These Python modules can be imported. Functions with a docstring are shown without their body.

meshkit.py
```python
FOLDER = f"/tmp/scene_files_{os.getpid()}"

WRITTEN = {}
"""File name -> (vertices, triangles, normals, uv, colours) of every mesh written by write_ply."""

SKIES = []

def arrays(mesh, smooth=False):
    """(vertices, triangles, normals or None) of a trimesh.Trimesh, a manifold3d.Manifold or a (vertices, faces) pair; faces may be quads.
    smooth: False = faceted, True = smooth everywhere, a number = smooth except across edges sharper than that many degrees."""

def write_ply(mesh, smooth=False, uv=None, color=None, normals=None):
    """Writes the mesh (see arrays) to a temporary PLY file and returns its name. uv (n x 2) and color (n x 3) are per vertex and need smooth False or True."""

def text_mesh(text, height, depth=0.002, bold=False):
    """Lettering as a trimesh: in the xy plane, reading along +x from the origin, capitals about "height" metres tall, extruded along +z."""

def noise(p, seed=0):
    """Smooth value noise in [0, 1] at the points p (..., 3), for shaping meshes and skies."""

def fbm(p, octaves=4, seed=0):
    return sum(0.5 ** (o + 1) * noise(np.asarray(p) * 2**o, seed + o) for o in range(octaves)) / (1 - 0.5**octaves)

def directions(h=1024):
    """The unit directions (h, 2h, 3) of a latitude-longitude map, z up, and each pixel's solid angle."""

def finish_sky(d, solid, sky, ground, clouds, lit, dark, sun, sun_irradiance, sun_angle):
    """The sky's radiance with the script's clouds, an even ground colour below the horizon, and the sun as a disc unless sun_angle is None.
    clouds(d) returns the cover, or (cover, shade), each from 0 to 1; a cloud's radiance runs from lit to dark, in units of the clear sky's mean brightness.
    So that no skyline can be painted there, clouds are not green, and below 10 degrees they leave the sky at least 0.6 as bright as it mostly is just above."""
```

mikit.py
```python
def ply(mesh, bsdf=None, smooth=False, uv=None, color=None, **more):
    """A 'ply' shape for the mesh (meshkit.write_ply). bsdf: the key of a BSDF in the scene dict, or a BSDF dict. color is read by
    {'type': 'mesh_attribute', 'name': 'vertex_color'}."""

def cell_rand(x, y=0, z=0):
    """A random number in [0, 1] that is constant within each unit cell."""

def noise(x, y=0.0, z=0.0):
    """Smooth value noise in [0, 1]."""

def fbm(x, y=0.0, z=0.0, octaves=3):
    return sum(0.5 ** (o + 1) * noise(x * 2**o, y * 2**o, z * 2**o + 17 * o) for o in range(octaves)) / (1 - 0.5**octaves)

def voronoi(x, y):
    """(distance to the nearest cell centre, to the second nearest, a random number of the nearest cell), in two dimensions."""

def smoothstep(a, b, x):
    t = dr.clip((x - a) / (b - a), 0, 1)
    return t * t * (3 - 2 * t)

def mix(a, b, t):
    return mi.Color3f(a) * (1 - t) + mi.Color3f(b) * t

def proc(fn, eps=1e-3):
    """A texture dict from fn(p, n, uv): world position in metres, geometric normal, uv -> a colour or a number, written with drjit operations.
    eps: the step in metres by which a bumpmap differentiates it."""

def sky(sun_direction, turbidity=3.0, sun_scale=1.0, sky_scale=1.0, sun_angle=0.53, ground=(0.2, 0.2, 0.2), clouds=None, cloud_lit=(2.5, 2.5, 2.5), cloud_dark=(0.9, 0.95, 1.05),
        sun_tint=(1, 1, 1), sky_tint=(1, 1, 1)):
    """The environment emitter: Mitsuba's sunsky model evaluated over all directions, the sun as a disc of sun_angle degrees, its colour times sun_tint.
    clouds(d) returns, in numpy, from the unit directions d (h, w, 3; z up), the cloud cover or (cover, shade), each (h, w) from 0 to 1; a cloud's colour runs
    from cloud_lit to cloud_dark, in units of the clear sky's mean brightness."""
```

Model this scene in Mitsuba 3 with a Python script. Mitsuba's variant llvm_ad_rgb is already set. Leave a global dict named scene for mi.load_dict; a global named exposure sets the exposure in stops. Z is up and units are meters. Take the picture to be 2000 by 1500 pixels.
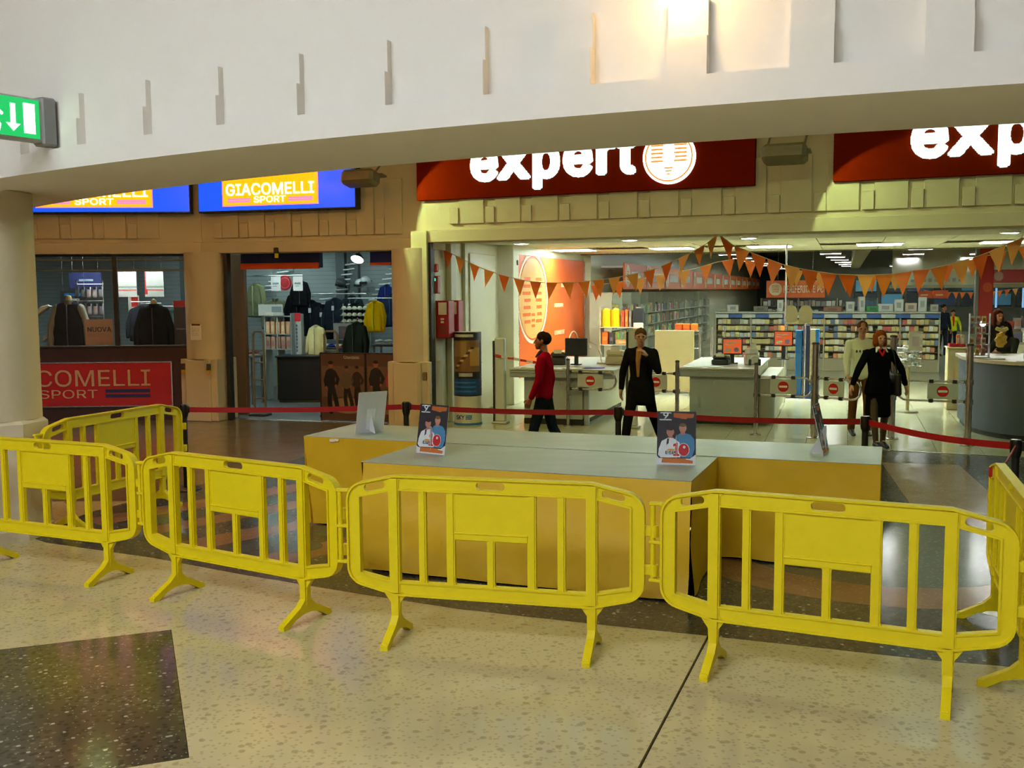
import math, random
import numpy as np, trimesh, manifold3d as m3, mitsuba as mi, drjit as dr, mikit, meshkit
from shapely.geometry import Polygon, Point, LineString, box as sbox
from shapely import affinity
from shapely.ops import unary_union
from mikit import proc, noise, fbm, voronoi, cell_rand, smoothstep, mix
T = mi.ScalarTransform4f
rnd = random.Random(7)
ORD = ('first', 'second', 'third', 'fourth', 'fifth', 'sixth', 'seventh', 'eighth', 'ninth', 'tenth', 'eleventh', 'twelfth', 'thirteenth', 'fourteenth', 'fifteenth', 'sixteenth')
scene, labels = {}, {}
exposure = 0.0

# ------------------------------------------------------------------ camera
CAM_H, PITCH, ROLL = 2.286, 0.0900, 0.0065
cp, sp = math.cos(PITCH), math.sin(PITCH)
FWD, UP0, RIGHT0 = np.array([0, cp, -sp]), np.array([0, sp, cp]), np.array([1.0, 0, 0])
UPV = UP0 * math.cos(ROLL) + RIGHT0 * math.sin(ROLL)
scene['camera'] = {'type': 'perspective', 'fov': 53.13, 'fov_axis': 'x', 'near_clip': 0.05, 'far_clip': 300.0,
                   'to_world': T().look_at(origin=[0, 0, CAM_H], target=[0, cp, CAM_H - sp], up=UPV.tolist())}

# light strengths (linear radiance) of the lamps built further down
L_PLAZA = (25.5, 28, 31)          # big unseen ceiling panels added to light the plaza
L_CORR = (98, 46, 11)         # unseen warm downlights added in the gallery ceiling
L_STORE = (108, 140, 134)       # panels of the electronics store
L_STOREROW = (110, 142, 134)
L_SPORT = (11.5, 15.5, 15)       # unseen cool panels added in the sports shop
L_FLOOD = (6.0, 8.4, 3.4)           # metal halide floodlights on the gallery
L_SCONCE = (36, 21, 6.5)

# ------------------------------------------------------------------ materials
def lin(c):
    c = np.asarray(c, float) / 255
    return np.where(c <= .04045, c / 12.92, ((c + .055) / 1.055) ** 2.4)
def coded_colour(p, n, uv):
    """the object's own flat colour, written into its uv as 8-bit sRGB: u = red + 256 green, v = blue"""
    a = dr.round(uv.x); g = dr.floor((a + .5) / 256); r = a - 256 * g
    f = lambda x: dr.power((x / 255 + .055) / 1.055, 2.4)
    return mi.Color3f(f(r), f(g), f(dr.round(uv.y)))
VC = proc(coded_colour)
def two(d): return {'type': 'twosided', 'bsdf': d}
def plain(tex): return two({'type': 'diffuse', 'reflectance': tex})
def plastic(tex, alpha): return two({'type': 'roughplastic', 'diffuse_reflectance': tex, 'alpha': alpha, 'distribution': 'ggx'})
scene['matte'] = plain(VC)
scene['satin'] = plastic(VC, .20)
scene['gloss'] = plastic(VC, .07)
scene['chrome'] = two({'type': 'roughconductor', 'material': 'Cr', 'alpha': .12})
scene['steel'] = two({'type': 'roughconductor', 'specular_reflectance': {'type': 'rgb', 'value': [.62, .62, .60]}, 'alpha': .25})
scene['glass'] = {'type': 'thindielectric', 'int_ior': 1.22}

def terrazzo_light(p, n, uv):
    c = mix((.46, .39, .205), (.52, .44, .245), fbm(p.x * 3, p.y * 3))
    a, b, w = voronoi(p.x * 14, p.y * 14)
    c = mix(c, (.27, .21, .10), smoothstep(.30, .20, a) * dr.select(w > .72, .6, 0.))
    a, b, w = voronoi(p.x * 34 + 9, p.y * 34)
    c = mix(c, (.31, .24, .115), smoothstep(.36, .26, a) * dr.select(w > .6, .5, 0.))
    c = mix(c, (.48, .43, .27), smoothstep(.34, .24, a) * dr.select(w < .16, .6, 0.))
    return c
def terrazzo_dark(p, n, uv):
    c = mix((.028, .030, .020), (.058, .046, .032), fbm(p.x * 5, p.y * 5, 3))
    a, b, w = voronoi(p.x * 26, p.y * 26)
    c = mix(c, (.015, .018, .013), smoothstep(.4, .3, a) * dr.select(w > .6, .8, 0.))
    c = mix(c, (.09, .10, .06), smoothstep(.36, .26, a) * dr.select(w < .22, .8, 0.))
    a, b, w = voronoi(p.x * 19 + 5, p.y * 19 + 2)
    c = mix(c, (.34, .33, .28), smoothstep(.26, .16, a) * dr.select(w > .93, .9, 0.))
    a, b, w = voronoi(p.x * 55 + 5, p.y * 55 + 2)
    c = mix(c, (.30, .29, .24), smoothstep(.3, .2, a) * dr.select(w > .94, .8, 0.))
    return c
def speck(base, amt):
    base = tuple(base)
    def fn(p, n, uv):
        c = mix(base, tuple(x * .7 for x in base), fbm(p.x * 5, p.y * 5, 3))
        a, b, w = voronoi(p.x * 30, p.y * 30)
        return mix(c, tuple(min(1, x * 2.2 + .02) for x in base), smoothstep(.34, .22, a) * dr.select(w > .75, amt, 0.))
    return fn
def floor_mat(fn, rough=.13, spec=.5):
    return plastic(proc(fn), rough * rough + .014)
scene['terrazzo_beige'] = floor_mat(terrazzo_light, .14, .45)
scene['terrazzo_dark'] = floor_mat(terrazzo_dark, .12)
scene['terrazzo_green'] = floor_mat(speck((.045, .058, .040), .7), .13)
scene['terrazzo_reflected_dark'] = floor_mat(speck((.13, .088, .040), .25), .10)  # beige floor darkened: reflection of the dim doorway painted into the colour
scene['terrazzo_rust'] = floor_mat(speck((.21, .095, .04), .4), .13)
scene['terrazzo_brown'] = floor_mat(speck((.20, .13, .075), .4), .13)
scene['terrazzo_white'] = floor_mat(speck((.50, .47, .40), .2), .13)
scene['shop_tile'] = plastic({'type': 'rgb', 'value': [.40, .37, .21]}, .03)
def tile_far(p, n, uv):
    a = math.radians(-18)
    u, v = p.x * math.cos(a) + p.y * math.sin(a), -p.x * math.sin(a) + p.y * math.cos(a)
    fu, fv = u / .6 - dr.floor(u / .6), v / .6 - dr.floor(v / .6)
    g = dr.select((fu < .012) | (fv < .012), 1., 0.)
    return mix((.40, .37, .21), (.29, .27, .15), g)
scene['shop_tile_far'] = floor_mat(tile_far, .16)
def wall_cream(p, n, uv):
    return mix((.60, .52, .38), (.56, .48, .345), fbm(p.x * 2, p.y * 2, p.z * 2))
scene['wall_paint'] = plain(proc(wall_cream))
def white_plaster(p, n, uv):
    return mix((.74, .71, .66), (.70, .67, .62), fbm(p.x * 1.5, p.y * 1.5, p.z * 1.5))
scene['white_plaster'] = plain(proc(white_plaster))
def slat(p, n, uv):
    f = p.z / .1 - dr.floor(p.z / .1)
    return mix((.25, .285, .28), (.18, .21, .21), dr.select(f < .12, 1., 0.))
scene['slatwall'] = plain(proc(slat))
def yellow_plastic(p, n, uv):
    return mix((.88, .69, .001), (.80, .62, .001), fbm(p.x * 9, p.y * 9, p.z * 9) * .8)
scene['yellow_plastic'] = plastic(proc(yellow_plastic), .17)
def yellow_paper(p, n, uv):
    return mix((.86, .52, .005), (.76, .45, .004), fbm(p.x * 4, p.y * 4, p.z * 4))
scene['yellow_paper'] = plastic(proc(yellow_paper), .25)
def top_paper(p, n, uv):
    return mix((.37, .41, .36), (.33, .365, .32), fbm(p.x * 3, p.y * 9))
scene['top_paper'] = plastic(proc(top_paper), .16)

# ------------------------------------------------------------------ helpers
class Frame:
    def __init__(s, ox, oy, deg, oz=0):
        a = math.radians(deg)
        s.u, s.n = np.array([math.cos(a), math.sin(a), 0]), np.array([-math.sin(a), math.cos(a), 0])
        s.o = np.array([ox, oy, oz], float)
        s.M = np.eye(4); s.M[:3, 0], s.M[:3, 1], s.M[:3, 3] = s.u, s.n, s.o
    def pt(s, a, b, z=0): return s.o + s.u * a + s.n * b + np.array([0, 0, z])
    def sub(s, a, b, deg, z=0):
        p = s.pt(a, b, z)
        return Frame(p[0], p[1], math.degrees(math.atan2(s.u[1], s.u[0])) + deg, p[2])
W = Frame(0, 0, 0)
EX = Frame(-1.33, 17.25, -23)     # electronics shop front
IN = Frame(-1.2, 17.4, -18)       # its interior
G2 = Frame(-5.5, 18.55, -16)      # sports shop, doorway
G1 = Frame(-9, 18.35, 3.3)        # sports shop, window
TB = Frame(-2.065, 9.97, -20.5)   # display tables

def mv(m, x=0, y=0, z=0):
    m = m.copy(); m.apply_translation([x, y, z]); return m
def rot(m, deg, ax, about=(0, 0, 0)):
    m = m.copy(); m.apply_transform(trimesh.transformations.rotation_matrix(math.radians(deg), ax, about)); return m
def cat(*ms): return trimesh.util.concatenate([m for x in ms for m in (x if isinstance(x, (list, tuple)) else [x])])
def bx(x0, x1, y0, y1, z0, z1, c=0.0):
    if c <= 0:
        m = trimesh.creation.box(extents=[x1 - x0, y1 - y0, z1 - z0]); m.apply_translation([(x0 + x1) / 2, (y0 + y1) / 2, (z0 + z1) / 2]); return m
    c = min(c, (x1 - x0) * .45, (y1 - y0) * .45, (z1 - z0) * .45)
    P = []
    for X, sx in ((x0, 1), (x1, -1)):
        for Y, sy in ((y0, 1), (y1, -1)):
            for Z, sz in ((z0, 1), (z1, -1)):
                P += [(X, Y + sy * c, Z + sz * c), (X + sx * c, Y, Z + sz * c), (X + sx * c, Y + sy * c, Z)]
    return trimesh.convex.convex_hull(np.array(P))
def tube(pts, r, n=8, close=True):
    pts = np.asarray(pts, float); r = np.broadcast_to(r, len(pts)); V, Fc = [], []
    d = np.gradient(pts, axis=0); d /= np.linalg.norm(d, axis=1, keepdims=True)
    ref = np.array([0, 0, 1.0]) if abs(d[0][2]) < .9 else np.array([1.0, 0, 0])
    x = np.cross(ref, d[0]); x /= np.linalg.norm(x)
    for i, (p, t) in enumerate(zip(pts, d)):
        x = x - t * (x @ t); x /= np.linalg.norm(x); y = np.cross(t, x)
        a = np.arange(n) * 2 * np.pi / n
        V.append(p + r[i] * (np.cos(a)[:, None] * x + np.sin(a)[:, None] * y))
    V = np.vstack(V); i = np.arange(n); j = (i + 1) % n
    for k in range(len(pts) - 1):
        b = k * n
        Fc += [np.stack([b + i, b + j, b + n + j], 1), np.stack([b + i, b + n + j, b + n + i], 1)]
    if close:
        e = (len(pts) - 1) * n
        V = np.vstack([V, pts[0], pts[-1]])
        Fc += [np.stack([j, i, i * 0 + len(V) - 2], 1), np.stack([e + i, e + j, i * 0 + len(V) - 1], 1)]
    return trimesh.Trimesh(V, np.vstack(Fc), process=False)
def cyl(x, y, z0, z1, r, n=20): return tube([(x, y, z0), (x, y, z1)], r, n)
def lathe(prof, n=28, x=0, y=0):
    m = trimesh.creation.revolve(np.array(prof, float), sections=n); m.apply_translation([x, y, 0]); return m
def ext(poly, d):
    """polygon in the plane, thickness d along +z"""
    gs = [g for g in getattr(poly, 'geoms', [poly]) if g.area > 1e-9]
    return cat([trimesh.creation.extrude_polygon(g, d, engine='earcut') for g in gs])
def wallz(m):
    """xy drawing -> standing in the xz plane, facing -y (front at y = -thickness)"""
    m = m.copy(); v = m.vertices.copy(); m.vertices = np.stack([v[:, 0], -v[:, 2], v[:, 1]], 1); return m
def vert(poly, d, y=0): return mv(wallz(ext(poly, d)), y=y)
def text(s, h, d=.004, bold=True, sx=1.0, fat=0):
    m = meshkit.text_mesh(s, h, d, bold); m.apply_scale([sx, 1, 1]); return m
def text_fit(s, w, h, d=.004, bold=True):
    m = meshkit.text_mesh(s, h, d, bold); b = m.bounds; m.apply_translation([-b[0][0], 0, 0]); m.apply_scale([w / (b[1][0] - b[0][0]), 1, 1]); return m
def ell(cx, cy, rx, ry, n=32): return affinity.translate(affinity.scale(Point(0, 0).buffer(1, n // 4), rx, ry), cx, cy)
def rrect(x0, x1, y0, y1, r): return sbox(x0 + r, y0 + r, x1 - r, y1 - r).buffer(r, 6)

used = {}
def numbered(name):
    k = used.get(name, 0); used[name] = k + 1
    return name if k == 0 else f'{name}_{k:03d}'
def obj(name, mesh, mat='matte', parent=None, color=None, fr=None, smooth=False, emit=None, weight=1.0, label=None):
    key = numbered((parent + '__' if parent else '') + name)
    m = mesh.copy() if isinstance(mesh, trimesh.Trimesh) else mesh
    if fr is not None: m.apply_transform(fr.M)
    more = {}
    if emit is not None:
        more['emitter'] = {'type': 'area', 'radiance': {'type': 'rgb', 'value': [float(x) for x in emit]}, 'sampling_weight': float(weight)}
    uv = None
    if smooth not in (False, True):
        m = trimesh.graph.smooth_shade(m, angle=math.radians(smooth), facet_minarea=None); smooth = True
    if color is not None:
        c = [min(255, max(0, int(round(x)))) for x in color]
        uv = np.tile([c[0] + 256.0 * c[1], float(c[2])], (len(m.vertices), 1))
    scene[key] = mikit.ply(m, mat, smooth=smooth, uv=uv, **more)
    if label: labels[key] = {'label': label}
    return key
def thing(name, label, category, group=None):
    key = numbered(name); labels[key] = {'label': label, 'category': category}
    if group: labels[key]['group'] = group
    return key
def solo(name, mesh, mat, label, category, group=None, **kw):
    k = obj(name, mesh, mat, None, **kw); labels[k] = {'label': label, 'category': category}
    if group: labels[k]['group'] = group
    return k
def struct(name, mesh=None, mat='matte', label=None, **kw):
    k = obj(name, mesh, mat, None, **kw) if mesh is not None else numbered(name)
    labels[k] = {'kind': 'structure'}
    if label: labels[k]['label'] = label
    return k
def stuff(name, mesh, mat, label, category, **kw):
    k = obj(name, mesh, mat, None, **kw); labels[k] = {'label': label, 'category': category, 'kind': 'stuff'}; return k

# ------------------------------------------------------------------ mall floor
RC, R_NEAR, R_STEP, R_BACK = np.array([8.922, 24.163]), 20.572, 20.13, 19.1
def ring(r, deg): a = math.radians(deg); return (RC[0] + r * math.sin(a), RC[1] + r * math.cos(a))
back_line = [(-16, 17.95), tuple(G1.pt(3.4, .12)[:2]), tuple(G2.pt(.35, .12)[:2]), tuple(G2.pt(3.6, .12)[:2]), tuple(EX.pt(0, 0)[:2]), tuple(EX.pt(18, 0)[:2])]
mall = Polygon([(-16, -10), (16, -10)] + back_line[::-1])
border = [(-4.6, 9.55), (-4.32, 9.31), (-3.12, 8.73), (-2.2, 8.18), (-1.18, 7.63), (-.38, 7.23), (.59, 6.87), (1.25, 6.64), (1.96, 6.38), (2.61, 6.14), (5, 5.5), (12, 5.2)]
left_edge = [(-4.45, 10.64), (-4.26, 11.08), (-3.73, 12.23), (-3.06, 13.73), (-2.6, 15.2), (-1.6, 16.9)]
dark = Polygon(border + [tuple(EX.pt(15, .02)[:2]), tuple(EX.pt(1, .02)[:2])] + left_edge[::-1]).intersection(mall)
sq = Polygon([(-2.34, 6.82), (-1.61, 4.88), (-3.55, 4.15), (-4.28, 6.09)])
flo = struct('floor', bx(-16, 16, -10, 19.5, -.12, -.02), color=(70, 62, 48), label='glossy speckled terrazzo floor of the mall plaza')
joint = LineString([(1.30, 6.64), (.60, 4.74), (-.8, .9), (-2, -2.5), (-4.6, -9.9)]).buffer(.006)
field = mall.difference(dark).difference(sq).difference(joint)
G = .0015
def slab(poly, mat, name, lab=None, top=0.0):
    obj(name, mv(ext(poly.buffer(-G), .03), z=top - .03), mat, flo, label=lab)
far = field.intersection(Polygon([(-16, 11.2), (-4.2, 11.2), (2, 11.2), (2, 19), (-16, 19)]))  # slab split off to carry the painted doorway reflection
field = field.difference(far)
slab(far, 'terrazzo_reflected_dark', 'terrazzo_field', 'terrazzo before the sports shop, dark doorway reflection painted in')
slab(field, 'terrazzo_beige', 'terrazzo_field', 'beige terrazzo with brown chips')
slab(sq, 'terrazzo_dark', 'inlay_square', 'dark inlaid square with white chips')
left_dark = [((-4.15, 10.3), (-2.35, 11.9), .30), ((-3.25, 9.35), (-1.6, 10.75), .30), ((-3.9, 9.75), (-2.7, 11.2), .22)]
rest = dark
def inlay(poly, mat, lab):
    global rest
    poly = poly.intersection(rest)
    if poly.area > 1e-3:
        rest = rest.difference(poly); slab(poly, mat, 'inlay', lab)
c_r = (3.25, 9.0)
white_disc = Point(3.55, 7.13).buffer(.24)
inlay(white_disc, 'terrazzo_white', 'white inlaid disc')
inlay(Point(-1.95, 9.1).buffer(.22), 'terrazzo_green', 'green inlaid disc')
inlay(Point(-2.45, 10.2).buffer(.25), 'terrazzo_green', 'green inlaid disc')
for r1, r0, mt, lb in ((1.32, 0, 'terrazzo_green', 'green disc of the inlaid floor pattern'), (1.85, 1.32, 'terrazzo_rust', 'rust coloured ring of the floor pattern')):
    p = Point(*c_r).buffer(r1, 24)
    if r0: p = p.difference(Point(*c_r).buffer(r0, 24))
    inlay(p, mt, lb)
inlay(LineString([(4.62, 10.3), (5.35, 13.3)]).buffer(.48, cap_style=2), 'terrazzo_brown', 'brown radial band of the floor pattern')
inlay(LineString([(3.7, 10.9), (3.95, 13.6)]).buffer(.3, cap_style=2), 'terrazzo_green', 'green radial band')
for i, (a, b, w) in enumerate((((-4.25, 10.15), (-2.2, 12.3), .20), ((-3.55, 9.7), (-1.5, 11.85), .17), ((-3.05, 9.05), (-1.2, 10.98), .20), ((-2.2, 8.5), (-.6, 10.2), .2))):
    inlay(LineString([a, b]).buffer(w, cap_style=2), 'terrazzo_rust', 'rust coloured inlaid band')
for a, b, w in (((-3.85, 9.95), (-1.8, 12.1), .12), ((-2.65, 8.8), (-.9, 10.6), .13)):
    inlay(LineString([a, b]).buffer(w, cap_style=2), 'terrazzo_green', 'green inlaid band')
slab(rest, 'terrazzo_dark', 'terrazzo_dark_field', 'dark terrazzo with pale chips')

# ------------------------------------------------------------------ ring beam of the gallery: fascia, soffit, back face
ANG = np.linspace(-112, -196, 85)
def strip(ra, za, rb, zb, angs=ANG):
    A = np.array([(*ring(ra, a), za) for a in angs]); B = np.array([(*ring(rb, a), zb) for a in angs]); n = len(angs); i = np.arange(n - 1)
    return trimesh.Trimesh(np.vstack([A, B]), np.vstack([np.stack([i, i + 1, n + i + 1], 1), np.stack([i, n + i + 1, n + i], 1)]), process=False)
Z_S, Z_TOP, Z_GAL = 3.2, 8.6, 4.85
fasc = struct('wall_front', cat(strip(R_NEAR, Z_S, R_NEAR, 3.355), strip(R_NEAR, 3.355, R_NEAR - .07, 3.355), strip(R_NEAR - .07, 3.355, R_NEAR - .07, Z_TOP), strip(R_NEAR, Z_S, R_STEP, Z_S), strip(R_STEP, Z_S, R_STEP, Z_S + .035), strip(R_STEP, Z_S + .035, R_BACK, Z_S + .035),
                                strip(R_BACK, Z_S + .035, R_BACK, Z_GAL)), 'white_plaster', smooth=25, label='curved white upper wall and soffit of the gallery')
# relief pilasters of the fascia: a deeper lower block and a shallower upper one
def arcbox(r0, r1, a0, a1, z0, z1):
    a = np.linspace(a0, a1, 5); V = []
    for rr in (r0, r1):
        for z in (z0, z1): V += [(*ring(rr, x), z) for x in a]
    return trimesh.convex.convex_hull(np.array(V))
PIL = [-142.0, -144.2, -146.35, -148.34, -150.25, -152.06, -153.84, -155.58, -157.27, -158.95, -160.64, -162.3]
for a in PIL:
    wd = .57
    obj('pilaster', arcbox(R_NEAR - .09, R_NEAR - .001, a + wd, a, 3.35, 3.545), 'white_plaster', fasc)
    obj('pilaster', arcbox(R_NEAR - .09, R_NEAR - .03, a + wd, a, 3.545, 3.725), 'white_plaster', fasc)
# plaza shell around and behind the camera
struct('wall_back', bx(-13, 13, -9.2, -9, 0, Z_TOP), 'matte', color=(96, 84, 68))
struct('wall_left', bx(-13.2, -12.9, -9, 17.9, 0, Z_TOP), 'matte', color=(110, 98, 80))
struct('wall_right', bx(12.9, 13.2, -9, 12, 0, Z_TOP), 'matte', color=(110, 98, 80))
struct('ceiling', bx(-13, 13, -9.2, 16, Z_TOP, Z_TOP + .2), 'white_plaster')
struct('ceiling_001', ext(Polygon([ring(R_BACK + .2, a) for a in ANG] + [(16, 10), (16, 19), (-13, 19)]).buffer(0).intersection(sbox(-13, 2, 13, 19.6)), .1).apply_translation([0, 0, Z_GAL]), 'wall_paint')
for i, (x, y) in enumerate(((-10, -5), (-5.5, -6), (-1, -6), (-9.5, -.5), (-5, -1.0))):  # unseen panels added for light, kept left so right-facing reliefs stay dim
    t = thing('added_ceiling_light', 'unseen luminous panel added high above the plaza, ' + ('rear left', 'rear middle', 'rear right', 'front left', 'front right')[i], 'ceiling light', 'luminous panels added over the plaza')
    obj('frame', bx(x - 1.25, x + 1.25, y - 1.25, y + 1.25, Z_TOP - .08, Z_TOP, .02), 'satin', t, color=(220, 220, 215))
    obj('diffuser', bx(x - 1.15, x + 1.15, y - 1.15, y + 1.15, Z_TOP - .10, Z_TOP - .07), 'satin', t, color=(240, 240, 240), emit=L_PLAZA, weight=2.5)
# unseen downlights added in the gallery ceiling to light the shop fronts
for i, (x, y) in enumerate(((-9, 14.5), (-6.0, 14.2), (-3.0, 12.6), (-.2, 12.0), (2.8, 10.9), (6.3, 9.5))):
    t = thing('downlight', ('leftmost', 'second', 'third', 'fourth', 'fifth', 'rightmost')[i] + ' unseen round downlight added in the gallery ceiling', 'ceiling light', 'added downlights of the gallery')
    obj('trim_ring', lathe([(.17, Z_GAL), (.17, Z_GAL - .02), (.22, Z_GAL - .02), (.22, Z_GAL)], 20, x, y), 'satin', t, color=(200, 190, 170))
    obj('lamp', cyl(x, y, Z_GAL - .012, Z_GAL - .002, .17), 'satin', t, color=(240, 230, 210), emit=[c * 3.4 for c in (L_CORR if i < 3 else (50, 64, 30))], weight=1)

# round column on its octagonal plinth, left foreground
t = thing('column', 'thick round cream column on a faceted plinth at the left edge', 'column')
cx, cy_ = -4.93, 9.66
obj('shaft', cyl(cx, cy_, 1.12, Z_S + .03, .43, 48), 'wall_paint', t, smooth=40)
obj('plinth', rot(mv(lathe([(0, 0), (.50, 0), (.50, .10), (.485, .12), (.485, 1.09), (.45, 1.12), (0, 1.12)], 8), cx, cy_), 12, (0, 0, 1), (cx, cy_, 0)), 'wall_paint', t)

# sconce washing the fascia
sa = -156.95; fx, fy = ring(R_NEAR - .045, sa)
t = thing('wall_lamp', 'warm wall lamp glowing on the white fascia above the shop', 'wall lamp')
sd = Frame(fx, fy, -24.0)
obj('backplate', bx(-.07, .07, -.03, .02, 3.76, 3.96, .01), 'satin', t, color=(200, 195, 185), fr=sd)
obj('arm', tube([sd.pt(0, -.03, 3.90), sd.pt(0, -.12, 3.90), sd.pt(0, -.14, 3.86)], .012), 'steel', t)
obj('socket', mv(lathe([(0, 3.86), (.03, 3.86), (.035, 3.81), (0, 3.81)], 16), *sd.pt(0, -.14)[:2]), 'satin', t, color=(225, 220, 210), smooth=40)
obj('bulb', mv(trimesh.creation.icosphere(2, .055), *sd.pt(0, -.14)[:2], 3.775), 'satin', t, color=(255, 240, 200), emit=[c * 3.0 for c in L_SCONCE], weight=7, smooth=True)

# ------------------------------------------------------------------ shop fronts: upper walls
WT = Z_GAL
def front(fr, s0, s1, zl, name, lab, sign_z, depth=.5):
    w = struct(name, bx(s0, s1, 0, depth, zl, WT), 'wall_paint', fr=fr, label=lab)
    obj('ledge', bx(s0, s1, -.06, .02, zl, zl + .2, .008), 'wall_paint', w, fr=fr)
    return w
wE = front(EX, -.1, 14, 3.11, 'wall_001', 'cream upper wall with raised panels over the electronics shop', 3.8)
def panels(w, fr, s0, s1, pitch, z0, z1):
    s = s0; 
    while s + pitch <= s1:
        obj('wall_panel', bx(s + .18, s + pitch - .02, -.035, .0, z0, z1, .006), 'wall_paint', w, fr=fr)
        obj('wall_panel', bx(s + .02, s + .18, -.06, .0, z0, z0 + .26, .006), 'wall_paint', w, fr=fr)
        s += pitch
panels(wE, EX, 0.35, 9.4, .645, 3.40, 4.2)
wG2 = front(G2, -.3, 4.4, 3.0, 'wall_002', 'cream upper wall over the sports shop doorway', 3.7)
panels(wG2, G2, .2, 4.2, .52, 3.27, 4.2)
wG1 = front(G1, -3.8, 3.45, 3.0, 'wall_003', 'cream upper wall over the sports shop window', 3.7)
panels(wG1, G1, -.75, 3.3, .58, 3.27, 4.2)

def pillar(fr, s, name, lab, extras):
    t = thing(name, lab, 'pillar')
    f = fr.sub(s, .05, 0)
    obj('shaft', cyl(0, 0, 1.12, 3.02, .37, 36), 'wall_paint', t, fr=f, smooth=40)
    obj('pedestal', cat(bx(-.37, .37, -.32, .35, 0, 1.12, .01), bx(-.25, .25, -.37, .3, 0, 1.10, .01)), 'wall_paint', t, fr=f)
    extras(t, f)
def ex1(t, f):
    for s in (-.30, .22):
        obj('bracket', bx(s, s + .06, -.42, -.36, .93, 1.04, .005), 'satin', t, color=(70, 62, 50), fr=f)
        obj('bracket', bx(s + .01, s + .06, -.425, -.37, .86, .93, .005), 'satin', t, color=(215, 160, 20), fr=f)
pillar(G2, -.04, 'pillar', 'round cream pillar on a square pedestal between window and doorway of the sports shop', ex1)
def ex2(t, f):
    obj('trunking', bx(.18, .25, -.375, -.30, 0, 1.1, .005), 'satin', t, color=(205, 195, 160), fr=f)
    obj('switch_box', bx(.27, .34, -.345, -.30, .82, .95, .005), 'satin', t, color=(120, 105, 70), fr=f)
    obj('trunking', bx(.35, .40, -.35, -.25, 0, 1.12, .005), 'satin', t, color=(215, 205, 170), fr=f)
pillar(G2, 3.98, 'pillar', 'round cream pillar on a pedestal just left of the electronics shop entrance', ex2)
nf = G2.sub(-.04, -.33, 0)
t = thing('notice', 'white paper notice taped on the pillar beside the sports shop doorway', 'notice')
obj('sheet', bx(-.10, .12, -.005, .0, 1.46, 1.74), 'matte', t, color=(240, 232, 222), fr=nf)
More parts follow.
